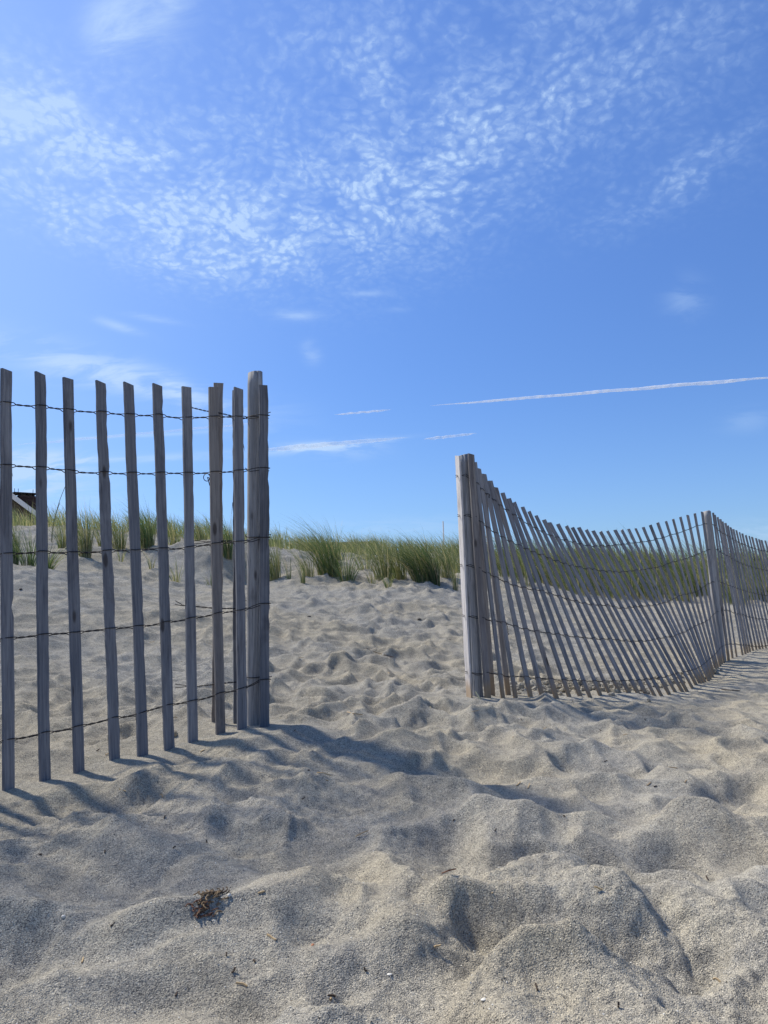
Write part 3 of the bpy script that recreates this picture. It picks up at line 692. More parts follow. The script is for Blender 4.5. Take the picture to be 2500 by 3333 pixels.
RWIRES = [
    [r1(190, 488), r1(290, 480), r1(385, 500), r1(470, 570), r1(540, 680), r1(640, 755), r1(740, 850), r1(830, 930), r1(960, 1015), r1(1075, 1090), r1(1190, 1175), r1(1300, 1240), r1(1420, 1300), r1(1530, 1345), r3(225, 465), r3(330, 490), r3(450, 525), r3(570, 550),
     r3(690, 590), r3(790, 610), r3(900, 622), r3(1000, 610), r3(1100, 615), r3(1200, 598), r3(1310, 590), r3(1410, 570), r3(1520, 560), r5(195, 545), r5(290, 537), r5(395, 503), r5(510, 485), r5(625, 435), r5(735, 415), r5(840, 372), r5(945, 340), r5(1045, 290), r5(1140, 268), r5(1250, 248),
     r7(120, 390), r7(190, 450), r7(290, 575), r7(360, 640), r7(420, 660), r7(480, 685), r7(560, 720), r7(640, 775), r7(720, 830), r7(820, 885), r7(880, 890), r7(970, 950), r7(1060, 975), r7(1150, 1005), r7(1290, 1040), r7(1430, 1070), r7(1600, 1095), r7(1900, 1130), r7(2200, 1160)],
    [r1(210, 1112), r1(330, 1098), r1(430, 1108), r1(520, 1180), r1(600, 1260), r1(700, 1330), r1(800, 1395), r1(900, 1450), r1(980, 1490), r1(1100, 1545), r1(1200, 1590), r1(1300, 1640), r1(1400, 1680), r1(1520, 1715), r1(1640, 1780), r3(310, 855), r3(420, 895), r3(550, 925), r3(680, 955), r3(790, 968), r3(900, 985),
     r3(1000, 1005), r3(1130, 1010), r3(1260, 1018), r3(1400, 1012), r5(0, 1012), r5(130, 990), r5(260, 975), r5(380, 950), r5(500, 925), r5(600, 885), r5(720, 845), r5(830, 828), r5(930, 785), r5(1030, 750), r5(1130, 705), r5(1220, 670), r5(1310, 648),
     r7(215, 1010), r7(300, 1070), r7(385, 1140), r7(500, 1187), r7(600, 1250), r7(700, 1310), r7(830, 1365), r7(960, 1410), r7(1130, 1465), r7(1300, 1505), r7(1475, 1540), r7(1800, 1590), r7(2200, 1640)],
    [r1(230, 1875), r1(350, 1885), r1(470, 1905), r1(580, 1965), r1(680, 2020), r1(800, 2080), r2(960, 20), r2(1080, 68), r2(1200, 85), r2(1330, 115), r2(1480, 130), r2(1620, 180), r3(200, 1370), r3(340, 1400), r3(460, 1445), r3(600, 1475), r3(720, 1505), r3(850, 1528), r3(960, 1545), r3(1080, 1535), r3(1180, 1560),
     r3(1310, 1585), r3(1420, 1565), r5(100, 1552), r5(250, 1540), r5(400, 1530), r5(520, 1500), r5(640, 1460), r5(730, 1400), r5(850, 1362), r5(970, 1345), r5(1080, 1300), r5(1190, 1210), r5(1290, 1162), r5(1360, 1160), r7(330, 1825), r7(450, 1860), r7(560, 1915), r7(660, 1940), r7(780, 1985), r7(900, 2025), r7(1100, 2080), r7(1300, 2120), r7(1475, 2150), r7(1850, 2200), r7(2250, 2240)],
    [r2(245, 508), r2(380, 530), r2(500, 540), r2(620, 580), r2(740, 595), r2(860, 615), r2(960, 650), r2(1060, 680), r2(1200, 715), r2(1330, 745), r2(1450, 765), r2(1620, 790), r4(250, 408), r4(380, 430), r4(500, 455), r4(640, 460), r4(760, 480), r4(880, 482), r4(1000, 492), r4(1150, 490), r4(1250, 512), r4(1380, 515), r4(1530, 535),
     r6(160, 520), r6(280, 518), r6(400, 490), r6(540, 462), r6(650, 455), r6(770, 410), r6(880, 365), r6(1000, 290), r6(1130, 235), r6(1240, 170), r6(1320, 75), r6(1400, 45), r8(400, 660), r8(520, 658), r8(640, 700), r8(740, 745), r8(850, 752), r8(950, 790), r8(1100, 825), r8(1250, 850), r8(1475, 870), r8(1850, 900), r8(2300, 925)],
    [r2(300, 1368), r2(440, 1380), r2(600, 1385), r2(740, 1405), r2(880, 1420), r2(1000, 1445), r2(1130, 1450), r2(1280, 1450), r2(1430, 1465), r4(130, 1095), r4(270, 1105), r4(420, 1115), r4(560, 1118), r4(700, 1132), r4(850, 1130), r4(1000, 1130), r4(1150, 1125), r4(1300, 1132), r4(1450, 1120),
     r6(120, 1120), r6(250, 1100), r6(400, 1088), r6(560, 1062), r6(700, 1020), r6(840, 990), r6(950, 965), r6(1050, 930), r6(1150, 860), r6(1240, 780), r6(1310, 720), r6(1390, 620), r6(1450, 575), r6(1530, 555), r8(600, 1448), r8(720, 1450), r8(850, 1475), r8(970, 1480), r8(1120, 1505), r8(1280, 1540), r8(1475, 1550), r8(1850, 1560), r8(2330, 1560)]]
for k, poly in enumerate(RWIRES):
    kn, nr_, hf = [], [], []
    f = cross_slat(R0[0], R0[1], poly); t, b = at(*R0[0], R0[2]), at(*R0[1], R0[2])
    e0 = b.lerp(t, f) + Vector((-.016, -.012, 0)); nn = Vector((-.2, -1, 0)).normalized()
    kn.append(e0); nr_.append(nn); hf.append((.02, .004))
    pm = at(*P1[1], P1[2]).lerp(at(*P1[0], P1[2]), f) + Vector((0, -.036, 0)); kn.append(pm); nr_.append(nn); hf.append((.03, .004))
    for i, (t, b) in enumerate(Rs):
        f = cross_slat(*RPX[i], poly); kn.append(b.lerp(t, min(max(f, .02), .97))); nr_.append(slat_frame(tanR[i], t, b)); hf.append((RW * .5 + .013, RTh))
    A_, B_ = twisted(kn, nr_, hf, WR, k + 11, step=.007)
    paths = [[p_ - RF.location for p_ in A_], [p_ - RF.location for p_ in B_]]
    vs, fs = tube(paths, WR)
    mesh_obj('wire', vs, fs, WIRE, RF, smooth=True)
def squiggle(pts, name='wire_end'):
    dense = []
    for p_, q_ in zip(pts[:-1], pts[1:]):
        for s in np.linspace(0, 1, 8, endpoint=False): dense.append(p_.lerp(q_, s) - RF.location)
    dense.append(pts[-1] - RF.location)
    vs, fs = tube([dense], WR); return mesh_obj(name, vs, fs, WIRE, RF, smooth=True)
squiggle([at(*r2(x, y), 3.95) for x, y in [(915, 605), (935, 612), (955, 660), (965, 740), (955, 765), (960, 795), (980, 780), (970, 755)]])
squiggle([at(*r1(x, y), 3.97) for x, y in [(600, 735), (650, 750), (680, 752), (685, 790), (672, 812), (668, 775), (690, 760)]])
squiggle([at(*r8(x, y), 6.15) for x, y in [(340, 685), (375, 715), (415, 740), (410, 762), (385, 765), (375, 745), (395, 735)]])
squiggle([at(*r7(x, y), 6.2) for x, y in [(215, 1010), (232, 1040), (232, 1095), (222, 1105), (240, 1105)]])

# short pipe stub at the foot of the post
d0 = at(*r2(470, 1665), 3.66); d1 = at(*r2(540, 1790), 3.63)
vs, fs = [], []
ax = (d1 - d0).normalized(); n1_ = ax.orthogonal().normalized(); n2_ = ax.cross(n1_)
for (c, rad_) in [(d1 + ax * .05, .0055), (d0, .0055), (d0, .0038), (d0 + ax * .03, .0038)]:
    for k in range(12):
        a = k * math.pi / 6; vs.append(tuple(c + (n1_ * math.cos(a) + n2_ * math.sin(a)) * rad_ - d1))
for j in range(3):
    for k in range(12): fs.append((j * 12 + k, j * 12 + (k + 1) % 12, (j + 1) * 12 + (k + 1) % 12, (j + 1) * 12 + k))
fs.append(tuple(range(36, 48)))
tag(mesh_obj('metal_pipe', vs, fs, plain('dull_pipe', (.16, .17, .13), .5, .3), loc=d1), 'short hollow metal pipe sticking out of the sand at the right fence post', 'pipe')

# ------------------------------------------------------------------ beach grass
def grass_material(name, cols, trans=.35):
    m, b, p = material(name); L = m.node_tree.links
    at_ = b.new('ShaderNodeAttribute'); at_.attribute_name = 'tone'
    ramp = b.new('ShaderNodeValToRGB'); L.new(at_.outputs['Fac'], ramp.inputs[0]); e = ramp.color_ramp.elements
    e[0].position = cols[0][0]; e[0].color = (*cols[0][1], 1); e[1].position = cols[-1][0]; e[1].color = (*cols[-1][1], 1)
    for pos, c in cols[1:-1]: x = e.new(pos); x.color = (*c, 1)
    L.new(ramp.outputs[0], p.inputs['Base Color']); p.inputs['Roughness'].default_value = .5; p.inputs['Specular IOR Level'].default_value = .3
    tr = b.new('ShaderNodeBsdfTranslucent'); L.new(b.mix(1.0, ramp.outputs[0], (1.25, 1.3, .7), 'MULTIPLY'), tr.inputs[0])
    ms = b.new('ShaderNodeMixShader'); ms.inputs[0].default_value = trans
    out = m.node_tree.nodes['Material Output']
    L.new(p.outputs[0], ms.inputs[1]); L.new(tr.outputs[0], ms.inputs[2]); L.new(ms.outputs[0], out.inputs[0])
    return m
GRASS = grass_material('beach_grass', [(0, (.065, .10, .045)), (.30, (.105, .14, .070)), (.55, (.17, .19, .10)), (.78, (.26, .25, .14)), (.86, (.36, .31, .20)), (1.0, (.48, .41, .29))])
GRASSP = grass_material('pale_beach_grass', [(0, (.11, .14, .07)), (.30, (.17, .20, .10)), (.55, (.24, .26, .14)), (.78, (.33, .31, .19)), (.86, (.42, .37, .25)), (1.0, (.52, .45, .33))])
GRASSD = grass_material('beach_grass_dark', [(0, (.045, .080, .040)), (.40, (.075, .125, .055)), (.70, (.125, .17, .075)), (.84, (.22, .21, .12)), (1.0, (.36, .30, .19))])
def blades(n, rad, H, seed, spread=.35, wind=.35, width=.0050, segs=5, dry=.10, arch=0.0, off=(0, 0)):
    """numpy arrays of verts, quads/tris and tone per face for one clump"""
    g = np.random.default_rng(seed)
    ang = g.uniform(0, 2 * np.pi, n); r = rad * np.sqrt(g.uniform(0, 1, n))
    bx = r * np.cos(ang) + off[0]; by = r * np.sin(ang) + off[1]
    out = spread * (0.25 + 1.0 * r / max(rad, 1e-6)) * g.uniform(.3, 1.3, n)
    h = H * g.uniform(.50, 1.05, n) * (1 - .25 * (r / max(rad, 1e-6)) ** 2)
    ox = np.cos(ang) * out * h * .8 - wind * h * g.uniform(.35, 1.35, n); oy = np.sin(ang) * out * h * .8 + g.normal(0, .06, n) * h
    ox2 = np.cos(ang) * out * h * .25
    droop = g.uniform(.05, .32, n) * h + arch * h
    th = g.uniform(0, np.pi, n); wx = np.cos(th); wy = np.sin(th)
    w = width * g.uniform(.6, 1.25, n)
    tone = np.where(g.uniform(0, 1, n) < dry, g.uniform(.84, 1, n), g.uniform(0, .80, n))
    V = []; 
    for i in range(segs + 1):
        t = i / segs
        x = bx + ox2 * t + ox * t ** 2.2; y = by + oy * t ** 1.8; z = -.04 * (1 - t) + h * t - droop * t ** 3
        ww = w * (1 - t ** 1.6) * .5 + .0003
        if i < segs:
            V.append(np.stack([x - wx * ww, y - wy * ww, z], 1)); V.append(np.stack([x + wx * ww, y + wy * ww, z], 1))
        else: V.append(np.stack([x, y, z], 1))
    V = np.stack(V, 1)                    # n, 2*segs+1, 3
    nv = 2 * segs + 1; base = np.arange(n)[:, None] * nv
    F = []
    for i in range(segs - 1): F.append(base + np.array([2 * i, 2 * i + 1, 2 * i + 3])); F.append(base + np.array([2 * i, 2 * i + 3, 2 * i + 2]))
    F.append(base + np.array([2 * segs - 2, 2 * segs - 1, 2 * segs]))
    F = np.concatenate(F, 0)
    T = np.repeat(tone[:, None], nv, 1)
    T = np.clip(T, 0, 1)
    # bases paler, as the sheaths are
    tt = np.array([0.0, 0.0] + [0] * (nv - 2)); T[:, :2] = np.maximum(T[:, :2], .84)
    return V.reshape(-1, 3), F, T.reshape(-1)
def grass_obj(name, parts, mat, loc):
    vs, fs, ts, o_ = [], [], [], 0
    for v, f, t in parts: vs.append(v); fs.append(f + o_); ts.append(t); o_ += len(v)
    v = np.concatenate(vs); f = np.concatenate(fs); t = np.concatenate(ts)
    me = bpy.data.meshes.new(name); me.vertices.add(len(v)); me.vertices.foreach_set('co', v.ravel().astype(np.float32))
    me.loops.add(f.size); me.loops.foreach_set('vertex_index', f.ravel().astype(np.int32))
    me.polygons.add(len(f)); me.polygons.foreach_set('loop_start', np.arange(0, f.size, 3, dtype=np.int32)); me.polygons.foreach_set('loop_total', np.full(len(f), 3, np.int32))
    me.update(calc_edges=True); at_ = me.attributes.new('tone', 'FLOAT', 'POINT'); at_.data.foreach_set('value', t.astype(np.float32))
    me.shade_smooth(); me.materials.append(mat)
    o = bpy.data.objects.new(name, me); COL.objects.link(o); o.location = loc
    return o
for i, (x, y, d, hp, nb, hw, sp, wd, ar, dk, lab) in enumerate(CLUMPS):
    q = at(x, y, d); s = d / FPX
    z = gz(q.x, q.y)
    o = grass_obj('grass_clump', [blades(int(nb * 1.15), hw * s * .80, hp * s * 1.42, 500 + i, sp * 1.15, wd * .9, .0055, 6, .20, ar)], GRASSD if dk else GRASS, (q.x, q.y, min(z, q.z + .03)))
    tag(o, lab, 'grass', 'clumps of beach grass at the foot of the dune')
    if i < 15 or i > 14:
        pass
# tall stalk left
q = at(113, 1150, 9.5)
vs, fs = tube([[Vector((0.16 * t ** 2 * 1.0, 0, t * .72)) for t in np.linspace(-.05, 1, 14)], [Vector((-.02 + 0.10 * t ** 2, .02, t * .5)) for t in np.linspace(-.05, 1, 10)]], .0035, 4)
tag(mesh_obj('grass_stalk', vs, fs, plain('stalk', (.12, .13, .06), .7), loc=(q.x, q.y, gz(q.x, q.y))), 'single tall grass stalk rising above the dune right of the second slat', 'grass')
# the mass of grass on the crest and behind the right fence
def mass(name, areas, seed, mat=None):
    mat = mat or GRASS
    g = np.random.default_rng(seed); parts = []
    for (px0, px1, d0_, d1_, n, H, rad, cnt) in areas:
        xs, ys, hs = [], [], []
        for k in range(n):
            px = g.uniform(px0, px1); d = d0_ + (d1_ - d0_) * g.uniform(0, 1) ** .8
            q = at(px, 1250, d); xs.append(q.x); ys.append(q.y); hs.append(H * g.uniform(.65, 1.15))
        zs = ground_h(np.array(xs), np.array(ys))
        for k in range(n):
            v, f, t = blades(cnt, rad * g.uniform(.6, 1.3), hs[k], int(g.integers(1e9)), .4, .42, .0085, 4, .16)
            parts.append((v + np.array([xs[k], ys[k], zs[k]]), f, t))
    return grass_obj(name, parts, mat, (0, 0, 0))
tag(mass('beach_grass', [(985, 1800, 9.9, 13.8, 170, .58, .22, 62), (1060, 1800, 9.7, 11.5, 60, .66, .16, 80), (1000, 1800, 10, 13.5, 60, .86, .10, 22)], 5), 'long band of green beach grass on the dune behind the right fence', 'grass', kind='stuff')
tag(mass('crest_grass', [(-60, 480, 10.8, 13.5, 80, .50, .15, 42), (480, 1040, 11.3, 14.8, 150, .47, .17, 40)], 6, GRASSP), 'paler beach grass growing along the crest of the dune', 'grass', kind='stuff')
tag(mass('far_grass', [(-900, -60, 8, 15, 120, .6, .2, 40), (1800, 2600, 9.5, 15, 120, .6, .2, 40)], 7), 'beach grass continuing along the dune on both sides', 'grass', kind='stuff')
# short twigs and dead bits among the clumps
def litter(name, label, n, area, mat, lo, hi, seed, cat='debris'):
    g = random.Random(seed); paths = []
    for k in range(n):
        px, py = area(g); p_ = on_ground(px, py); a = g.uniform(0, math.pi); L = g.uniform(lo, hi); b_ = g.uniform(-.3, .3)
        pts = []
        for t in np.linspace(0, 1, 4):
            x = p_.x + math.cos(a + b_ * t) * L * t; y = p_.y + math.sin(a + b_ * t) * L * t; pts.append(Vector((x, y, p_.z + .002 + g.uniform(0, .006) * t)))
        paths.append(pts)
    vs, fs = tube(paths, .0016, 4); o = mesh_obj(name, vs, fs, mat); return tag(o, label, cat, kind='stuff')
STRAW = plain('dry_straw', (.34, .25, .14), .8); DARKB = plain('dark_wrack', (.055, .040, .030), .9)
def clods(name, label, n, seed):
    g = random.Random(seed); vs, fs = [], []
    for k in range(n):
        px = g.uniform(1095, 1560); py = 1487 + g.gauss(0, 7) - max(0, px - 1400) * .26; p_ = on_ground(px, py); sz = g.uniform(.006, .026); n0 = len(vs)
        for i in range(5):
            for j in range(6):
                la = -1.4 + 2.8 * i / 4; lo = j * math.pi / 3; q = g.uniform(.7, 1.25)
                vs.append((p_.x + sz * q * math.cos(la) * math.cos(lo), p_.y + sz * q * math.cos(la) * math.sin(lo), p_.z + sz * .35 + sz * .8 * q * math.sin(la)))
        for i in range(4):
            for j in range(6): fs.append((n0 + i * 6 + j, n0 + i * 6 + (j + 1) % 6, n0 + (i + 1) * 6 + (j + 1) % 6, n0 + (i + 1) * 6 + j))
    return tag(mesh_obj(name, vs, fs, SAND), label, 'sand', kind='stuff')
clods('sand_clods', 'broken damp sand clods behind the foot of the right fence', 170, 9)
litter('wrack_line', 'dark dry seaweed scraps washed up behind the foot of the right fence', 260, lambda g: (lambda a: (a, 1480 + g.gauss(0, 7) - max(0, a - 1400) * .27))(g.uniform(1100, 1545)), DARKB, .015, .06, 3)
litter('dead_straw', 'scattered bits of dry straw on the sand', 40, lambda g: (g.uniform(100, 1600), 1300 + 880 * g.random() ** 1.6), STRAW, .010, .035, 4)
litter('dark_bits', 'small dark plant crumbs scattered on the sand', 34, lambda g: (g.uniform(60, 1620), 1320 + 860 * g.random() ** 1.4), DARKB, .004, .014, 14)

# small stones and lumps
def pebble(name, px, py, size, mat, label, cat, flat=.6, seed=0, sink=.2, parts=1):
    p_ = on_ground(px, py); r = random.Random(seed + px)
    vs, fs = [], []; nu, nv_ = 10, 7
    ph = [r.uniform(0, 6.28) for _ in range(4)]
    for i in range(nv_ + 1):
        la = -math.pi / 2 + math.pi * i / nv_
        for k in range(nu):
            lo = 2 * math.pi * k / nu
            rr_ = 1 + .16 * math.sin(2 * lo + ph[0]) * math.cos(la) + .12 * math.sin(3 * lo + 2 * la + ph[1]) + r.uniform(-.05, .05)
            vs.append((size * rr_ * math.cos(la) * math.cos(lo), size * .8 * rr_ * math.cos(la) * math.sin(lo), size * flat * rr_ * math.sin(la)))
    for i in range(nv_):
        for k in range(nu): fs.append((i * nu + k, i * nu + (k + 1) % nu, (i + 1) * nu + (k + 1) % nu, (i + 1) * nu + k))
    o = mesh_obj(name, vs, fs, mat, smooth=True, loc=(p_.x, p_.y, p_.z + size * flat * (1 - 2 * sink) * .6)); o.rotation_euler = (0, 0, r.uniform(0, 6))
    return tag(o, label, cat)
WHITEP = plain('white_shell', (.56, .54, .48), .6, noise=.1); YEL = plain('yellow_shell', (.55, .47, .27), .6); DARKP = plain('dark_pebble', (.05, .045, .04), .8); REDP = plain('reddish_pebble', (.30, .14, .08), .8)
pebble('pebble', 972, 1384, .012, DARKP, 'round dark pebble on the path near the right fence', 'pebble')
pebble('driftwood_chip', 906, 1337, .022, DARKP, 'dark flat chip of driftwood in the middle of the path', 'driftwood', .3)
pebble('pebble', 668, 1332, .016, DARKP, 'dark flat pebble near the top of the path', 'pebble', .35)
pebble('shell', 929, 1529, .009, YEL, 'yellowish shell lying in front of the right fence end', 'shell', .5)
pebble('shell', 495, 1936, .0040, WHITEP, 'white round shell bit beside the brown seaweed clump', 'shell', .8)
pebble('shell', 137, 1981, .0036, WHITEP, 'white round shell bit low on the left of the sand', 'shell', .8)
pebble('shell', 841, 2103, .0046, WHITEP, 'pale flat shell chip at the bottom centre', 'shell', .3)
pebble('shell', 1045, 2160, .0046, WHITEP, 'pale flat shell chip right of the bottom centre', 'shell', .3)
pebble('pebble', 676, 2042, .004, REDP, 'small reddish brown pebble right of the seaweed clump', 'pebble')
pebble('stone', 375, 1588, .020, plain('sandy_lump', (.30, .26, .19), .9), 'sandy lump between the sixth and seventh slats of the left fence', 'stone', .7, sink=.35)
pebble('driftwood_stump', 1130, 1470, .040, plain('pale_driftwood', (.36, .32, .25), .9, noise=.5), 'pale weathered lump of driftwood behind the foot of the right fence', 'driftwood', 1.2, sink=.25)
pebble('pebble', 45, 1273, .016, DARKP, 'dark pebble behind the first gap of the left fence', 'pebble', .5)

def stick(name, pts_px, rad, mat, label, lift=.004):
    pts = [on_ground(*q) + Vector((0, 0, lift + .003 * i)) for i, q in enumerate(pts_px)]; o0 = pts[0].copy()
    vs, fs = tube([[p_ - o0 for p_ in pts]], rad, 6); return tag(mesh_obj(name, vs, fs, mat, loc=o0, smooth=True), label, 'twig')
stick('twig', [(1558, 1490), (1575, 1493), (1598, 1495)], .0028, DARKB, 'dark thin twig on the shaded sand below the right fence')
stick('straw', [(768, 1810), (782, 1806), (796, 1802)], .0013, STRAW, 'tan piece of straw in the middle of the foreground sand')
stick('twig', [(955, 1890), (970, 1889), (985, 1889)], .0013, plain('reddish_twig', (.20, .10, .06)), 'small reddish twig in the right foreground')
stick('twig', [(792, 1406), (812, 1411), (832, 1417), (850, 1424)], .0022, plain('brown_twig', (.16, .11, .07)), 'brown twig lying across the path between the fences')
stick('straw', [(685, 1672), (700, 1676), (715, 1683)], .0016, STRAW, 'bent tan straw in the shadow of the left fence post')
stick('straw', [(750, 1540), (765, 1546), (783, 1549)], .0018, STRAW, 'pale straw with a knotted end on the path')

# dried seaweed clump
c = on_ground(458, 1935); g = random.Random(4)
root = empty('seaweed_clump', c); tag(root, 'brown matted clump of dried seaweed half buried in the foreground sand', 'seaweed')
def strands(n, spread, ox, oy, rad, mat, seed, name):
    r = random.Random(seed); paths = []
    for k in range(n):
        a = r.uniform(-.5, .9) + r.choice((0, 0, 3.1)); x = ox + r.gauss(0, spread); y = oy + r.gauss(0, spread * .7); L = r.uniform(.006, .022); pts = []
        z0 = gz(c.x + x, c.y + y) - c.z
        for t in np.linspace(0, 1, 5): pts.append(Vector((x + math.cos(a + t) * L * t, y + math.sin(a + t) * L * t, z0 + .001 + r.uniform(0, .002) + .002 * math.sin(t * 3))))
        paths.append(pts)
    vs, fs = tube(paths, rad, 4); return mesh_obj(name, vs, fs, mat, root)
strands(30, .011, .0, .012, .0012, plain('seaweed_dark', (.065, .050, .036), .9), 1, 'dark_mat')
strands(46, .013, -.005, -.010, .0011, plain('seaweed_brown', (.17, .12, .07), .9), 2, 'brown_mat')
strands(30, .008, -.012, -.030, .0011, plain('seaweed_red', (.11, .055, .035), .9), 3, 'trailing_strands')

# tiny shell chips and dark grit over the near sand
def grit(name, n, lo, hi, mat, seed, label, zrange=(1.0, 4.5)):
    g = np.random.default_rng(seed)
    d = zrange[0] * (zrange[1] / zrange[0]) ** g.uniform(0, 1, n); a = g.uniform(-.62, .62, n)
    x = d * np.sin(a); y = d * np.cos(a); z = ground_h(x, y); s = g.uniform(lo, hi, n) ** 1.0
    base = np.array([(-1, -.7, 0), (1, -.5, 0), (.6, .8, 0), (-.7, .6, 0), (0, 0, .8)], float)
    V = base[None] + g.normal(0, .2, (n, 5, 3)); th = g.uniform(0, 6.28, n); ct, st = np.cos(th), np.sin(th)
    V = V * s[:, None, None]
    vx = V[..., 0] * ct[:, None] - V[..., 1] * st[:, None]; vy = V[..., 0] * st[:, None] + V[..., 1] * ct[:, None]
    V = np.stack([vx + x[:, None], vy + y[:, None], V[..., 2] + z[:, None] + .0003], -1).reshape(-1, 3)
    F = np.array([(0, 1, 4), (1, 2, 4), (2, 3, 4), (3, 0, 4)]); F = (np.arange(n)[:, None, None] * 5 + F[None]).reshape(-1, 3)
    o = mesh_obj(name, V, F, mat); return tag(o, label, 'debris', kind='stuff')
grit('shell_grit', 3200, .0006, .0017, WHITEP, 1, 'tiny white shell chips scattered over the sand')
grit('dark_grit', 1700, .0006, .0018, DARKP, 2, 'tiny dark grit scattered over the sand')

# ------------------------------------------------------------------ houses and pole behind the dune
def box(name, x0, x1, y0, y1, z0, z1, mat, parent):
    vs = [(x, y, z) for z in (z0, z1) for y in (y0, y1) for x in (x0, x1)]
    fs = [(0, 2, 3, 1), (4, 5, 7, 6), (0, 1, 5, 4), (2, 6, 7, 3), (0, 4, 6, 2), (1, 3, 7, 5)]
    L_ = parent.location
    return mesh_obj(name, [(a - L_.x, b - L_.y, c_ - L_.z) for a, b, c_ in vs], fs, mat, parent)
def prism(name, pts, y0, y1, mat, parent):
    L_ = parent.location; n_ = len(pts)
    vs = [(x - L_.x, y0 - L_.y, z - L_.z) for x, z in pts] + [(x - L_.x, y1 - L_.y, z - L_.z) for x, z in pts]
    fs = [tuple(range(n_)), tuple(range(2 * n_ - 1, n_ - 1, -1))] + [((k + 1) % n_, k, k + n_, (k + 1) % n_ + n_) for k in range(n_)]
    return mesh_obj(name, vs, fs, mat, parent)
SHING = plain('dark_shingles', (.045, .042, .042), .9, noise=.4, scale=6); SIDING = plain('cedar_siding', (.10, .085, .07), .9, noise=.3, scale=4); TRIM = plain('white_trim', (.62, .62, .60), .6, noise=.05)
BRICK = plain('dark_brick', (.045, .028, .026), .9, noise=.4, scale=12); CAPM = plain('chimney_cap', (.03, .03, .035), .6)
D = 40.0
pk = at(8, 1056, D)
hx = empty('beach_house', Vector((pk.x, D, 0.3))); tag(hx, 'dark gabled beach house with white eaves board behind the dune at far left', 'house')
hx.rotation_euler = (0, 0, math.radians(38))
u_ = D / FPX * 1.08                       # metres per picture unit across the front
zp = pk.z - .3; slope = .74; half = 4.6; ez = zp - slope * half
def lbox(name, x0, x1, y0, y1, z0, z1, mat, par):
    vs = [(x, y, z) for z in (z0, z1) for y in (y0, y1) for x in (x0, x1)]
    return mesh_obj(name, vs, [(0, 2, 3, 1), (4, 5, 7, 6), (0, 1, 5, 4), (2, 6, 7, 3), (0, 4, 6, 2), (1, 3, 7, 5)], mat, par)
def lprism(name, pts, y0, y1, mat, par):
    n_ = len(pts); vs = [(x, y0, z) for x, z in pts] + [(x, y1, z) for x, z in pts]
    return mesh_obj(name, vs, [tuple(range(n_)), tuple(range(2 * n_ - 1, n_ - 1, -1))] + [((k + 1) % n_, k, k + n_, (k + 1) % n_ + n_) for k in range(n_)], mat, par)
lprism('wall', [(-half + .35, -.3), (half - .35, -.3), (half - .35, ez + slope * .35 - .12), (0, zp - .12), (-half + .35, ez + slope * .35 - .12)], .4, 9, SIDING, hx)
for sgn in (-1, 1):
    lprism('roof', [(0, zp), (0, zp + .12), (sgn * half, ez + .12), (sgn * half, ez)][::sgn], .04, 9.4, SHING, hx)
    lprism('eaves_board', [(0, zp - .20), (0, zp + .10), (sgn * half, ez + .10), (sgn * half, ez - .20)][::sgn], -.04, .036, TRIM, hx)
zc = zp - .20
def cx(px): return (px - 8) * u_ + .25
ch = lbox('chimney', cx(36), cx(71), .9, 1.8, ez, zc - .1, BRICK, hx)
lbox('collar', cx(34), cx(73), .85, 1.85, zc - .099, zc + .02, BRICK, ch)
lbox('cap', cx(24), cx(71), .8, 1.9, zc + .14, zc + .19, CAPM, ch)
for px in (39, 55, 66): lbox('cap_support', cx(px) - .04, cx(px) + .04, 1.1, 1.4, zc + .021, zc + .139, CAPM, ch)
for px in (28, 35, 64): lbox('lightning_rod', cx(px) - .012, cx(px) + .012, 1.1, 1.124, zc + .191, zc + .42, CAPM, ch)
D2 = 80.0
l, r_ = at(634, 1174, D2), at(765, 1172, D2)
h2 = empty('beach_house', Vector(((l.x + r_.x) / 2, D2, .2))); tag(h2, 'low brown roofed house almost hidden behind the grass in the gap', 'house')
BR = plain('brown_roof', (.16, .12, .085), .9, noise=.3, scale=3)
box('wall', l.x + .3, r_.x + 2.2, D2 + .5, D2 + 7, .1, l.z - 1.1, SIDING, h2)
prismz = [(l.x, l.z - 1.1), (r_.x + 2.5, l.z - 1.1), (r_.x + 1.6, l.z), (l.x + .5, l.z)]
prism('roof', prismz, D2, D2 + 7.5, BR, h2)
q0, q1 = at(791, 1170, D2), at(805, 1170, D2); box('chimney', q0.x, q1.x, D2 + 1, D2 + 1.7, 2.0, q0.z, BRICK, h2)
q0, q1 = at(640, 1172, D2), at(646, 1172, D2); box('dormer_vent', q0.x, q1.x, D2 - .2, D2 + .3, l.z - .5, l.z + .05, TRIM, h2)
pq = at(957, 1126, 50); vs, fs = tube([[Vector((0, 0, 0)), Vector((0, 0, pq.z - .3))]], .04, 8)
tag(mesh_obj('flagpole', vs, fs, TRIM, loc=(pq.x, 50, .3)), 'bare thin white pole standing behind the grass left of the right fence', 'pole')

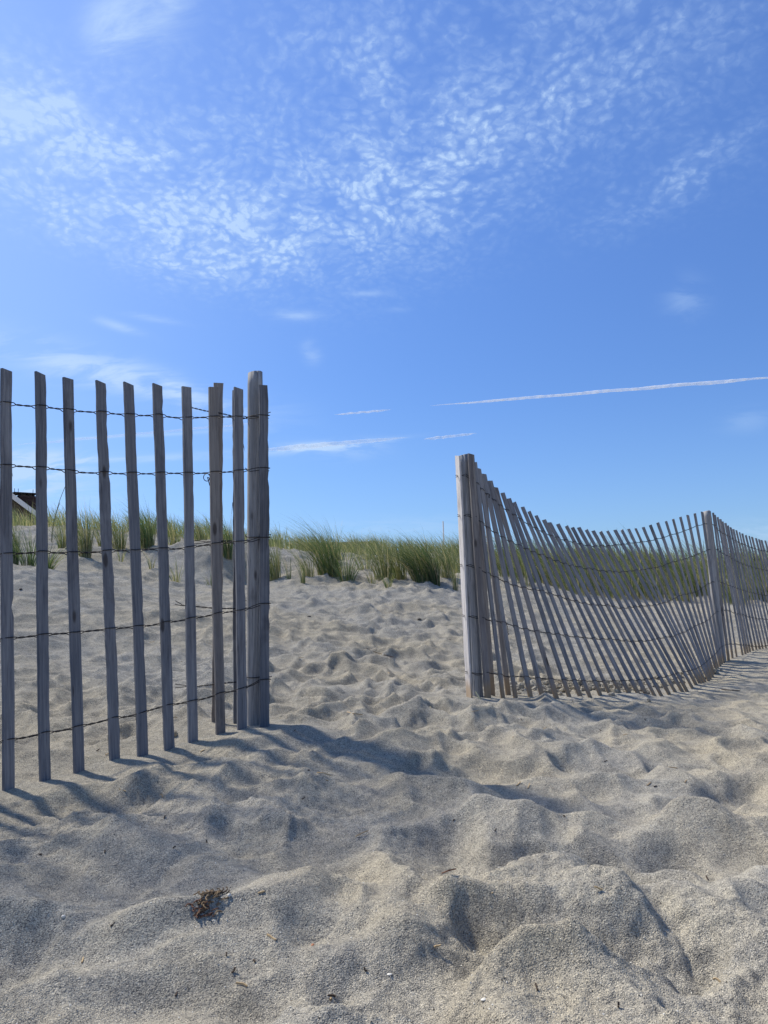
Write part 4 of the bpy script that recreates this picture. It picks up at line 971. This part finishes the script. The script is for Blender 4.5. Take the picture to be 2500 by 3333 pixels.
# ------------------------------------------------------------------ contrails
def contrail_mat(name, dens):
    m, b, p = material(name); L = m.node_tree.links
    tc = b.new('ShaderNodeTexCoord'); sp = b.new('ShaderNodeSeparateXYZ'); L.new(tc.outputs['Object'], sp.inputs[0])
    n = b.noise(tc.outputs['Object'], .010, 4, .6); f = b.rng(n.outputs[0], .35, .65, .45, 1.0)
    tr = b.new('ShaderNodeBsdfTransparent'); df = b.new('ShaderNodeBsdfDiffuse'); df.inputs[0].default_value = (.95, .95, .95, 1)
    tl = b.new('ShaderNodeBsdfTranslucent'); tl.inputs[0].default_value = (.95, .95, .95, 1)
    mx = b.new('ShaderNodeMixShader'); mx.inputs[0].default_value = .5; L.new(df.outputs[0], mx.inputs[1]); L.new(tl.outputs[0], mx.inputs[2])
    ms = b.new('ShaderNodeMixShader'); L.new(b.m('MULTIPLY', f, dens), ms.inputs[0]); L.new(tr.outputs[0], ms.inputs[1]); L.new(mx.outputs[0], ms.inputs[2])
    L.new(ms.outputs[0], m.node_tree.nodes['Material Output'].inputs[0]); return m
def contrail(p0, p1, w0, w1, dens, label, seed, alt=3000.0):
    d0_, d1_ = ray(*p0), ray(*p1); A = CAM + d0_ * (alt / d0_.z); B = CAM + d1_ * (alt / d1_.z)
    L = (B - A).length; n_ = 160; r = random.Random(seed); axis = (B - A).normalized(); n1_ = axis.orthogonal().normalized(); n2_ = axis.cross(n1_)
    k0, k1 = A.length / FPX, B.length / FPX; vs, fs = [], []; ns = 10
    for i in range(n_ + 1):
        s = i / n_; rad_ = (w0 * k0 * (1 - s) + w1 * k1 * s) * .5 * (1 + .12 * math.sin(s * 61 + seed) * math.sin(s * 23) + r.uniform(-.06, .06)) * min(1, 5 * s + .05, 5 * (1 - s) + .05)
        wob = n1_ * (math.sin(s * 37 + seed) * k0 * .5) + n2_ * (math.sin(s * 29) * k0 * .5)
        for k in range(ns):
            a = 2 * math.pi * k / ns; rr_ = rad_ * (1 + r.uniform(-.06, .06)); vs.append(tuple(B * s + A * (1 - s) - A + wob + (n1_ * math.cos(a) + n2_ * math.sin(a)) * rr_))
    for i in range(n_):
        for k in range(ns): fs.append((i * ns + k, i * ns + (k + 1) % ns, (i + 1) * ns + (k + 1) % ns, (i + 1) * ns + k))
    return tag(mesh_obj('contrail', vs, fs, contrail_mat('contrail', dens), loc=A, smooth=True), label, 'contrail')
contrail((928, 877), (1720, 811), 4.5, 7.5, .55, 'longest white contrail, rising to the right edge of the sky', 1)
contrail((722, 896), (845, 885), 3.5, 4.5, .42, 'short thin contrail above the gap between the fences', 2)
contrail((560, 973), (880, 945), 12, 7, .24, 'broad white contrail starting behind the left fence post', 3)
contrail((915, 949), (1030, 936), 6, 4.5, .34, 'short contrail just right of the broad one', 4)
contrail((28, 962), (595, 910), 5, 4, .22, 'faint thin contrail seen between the slats of the left fence', 5)
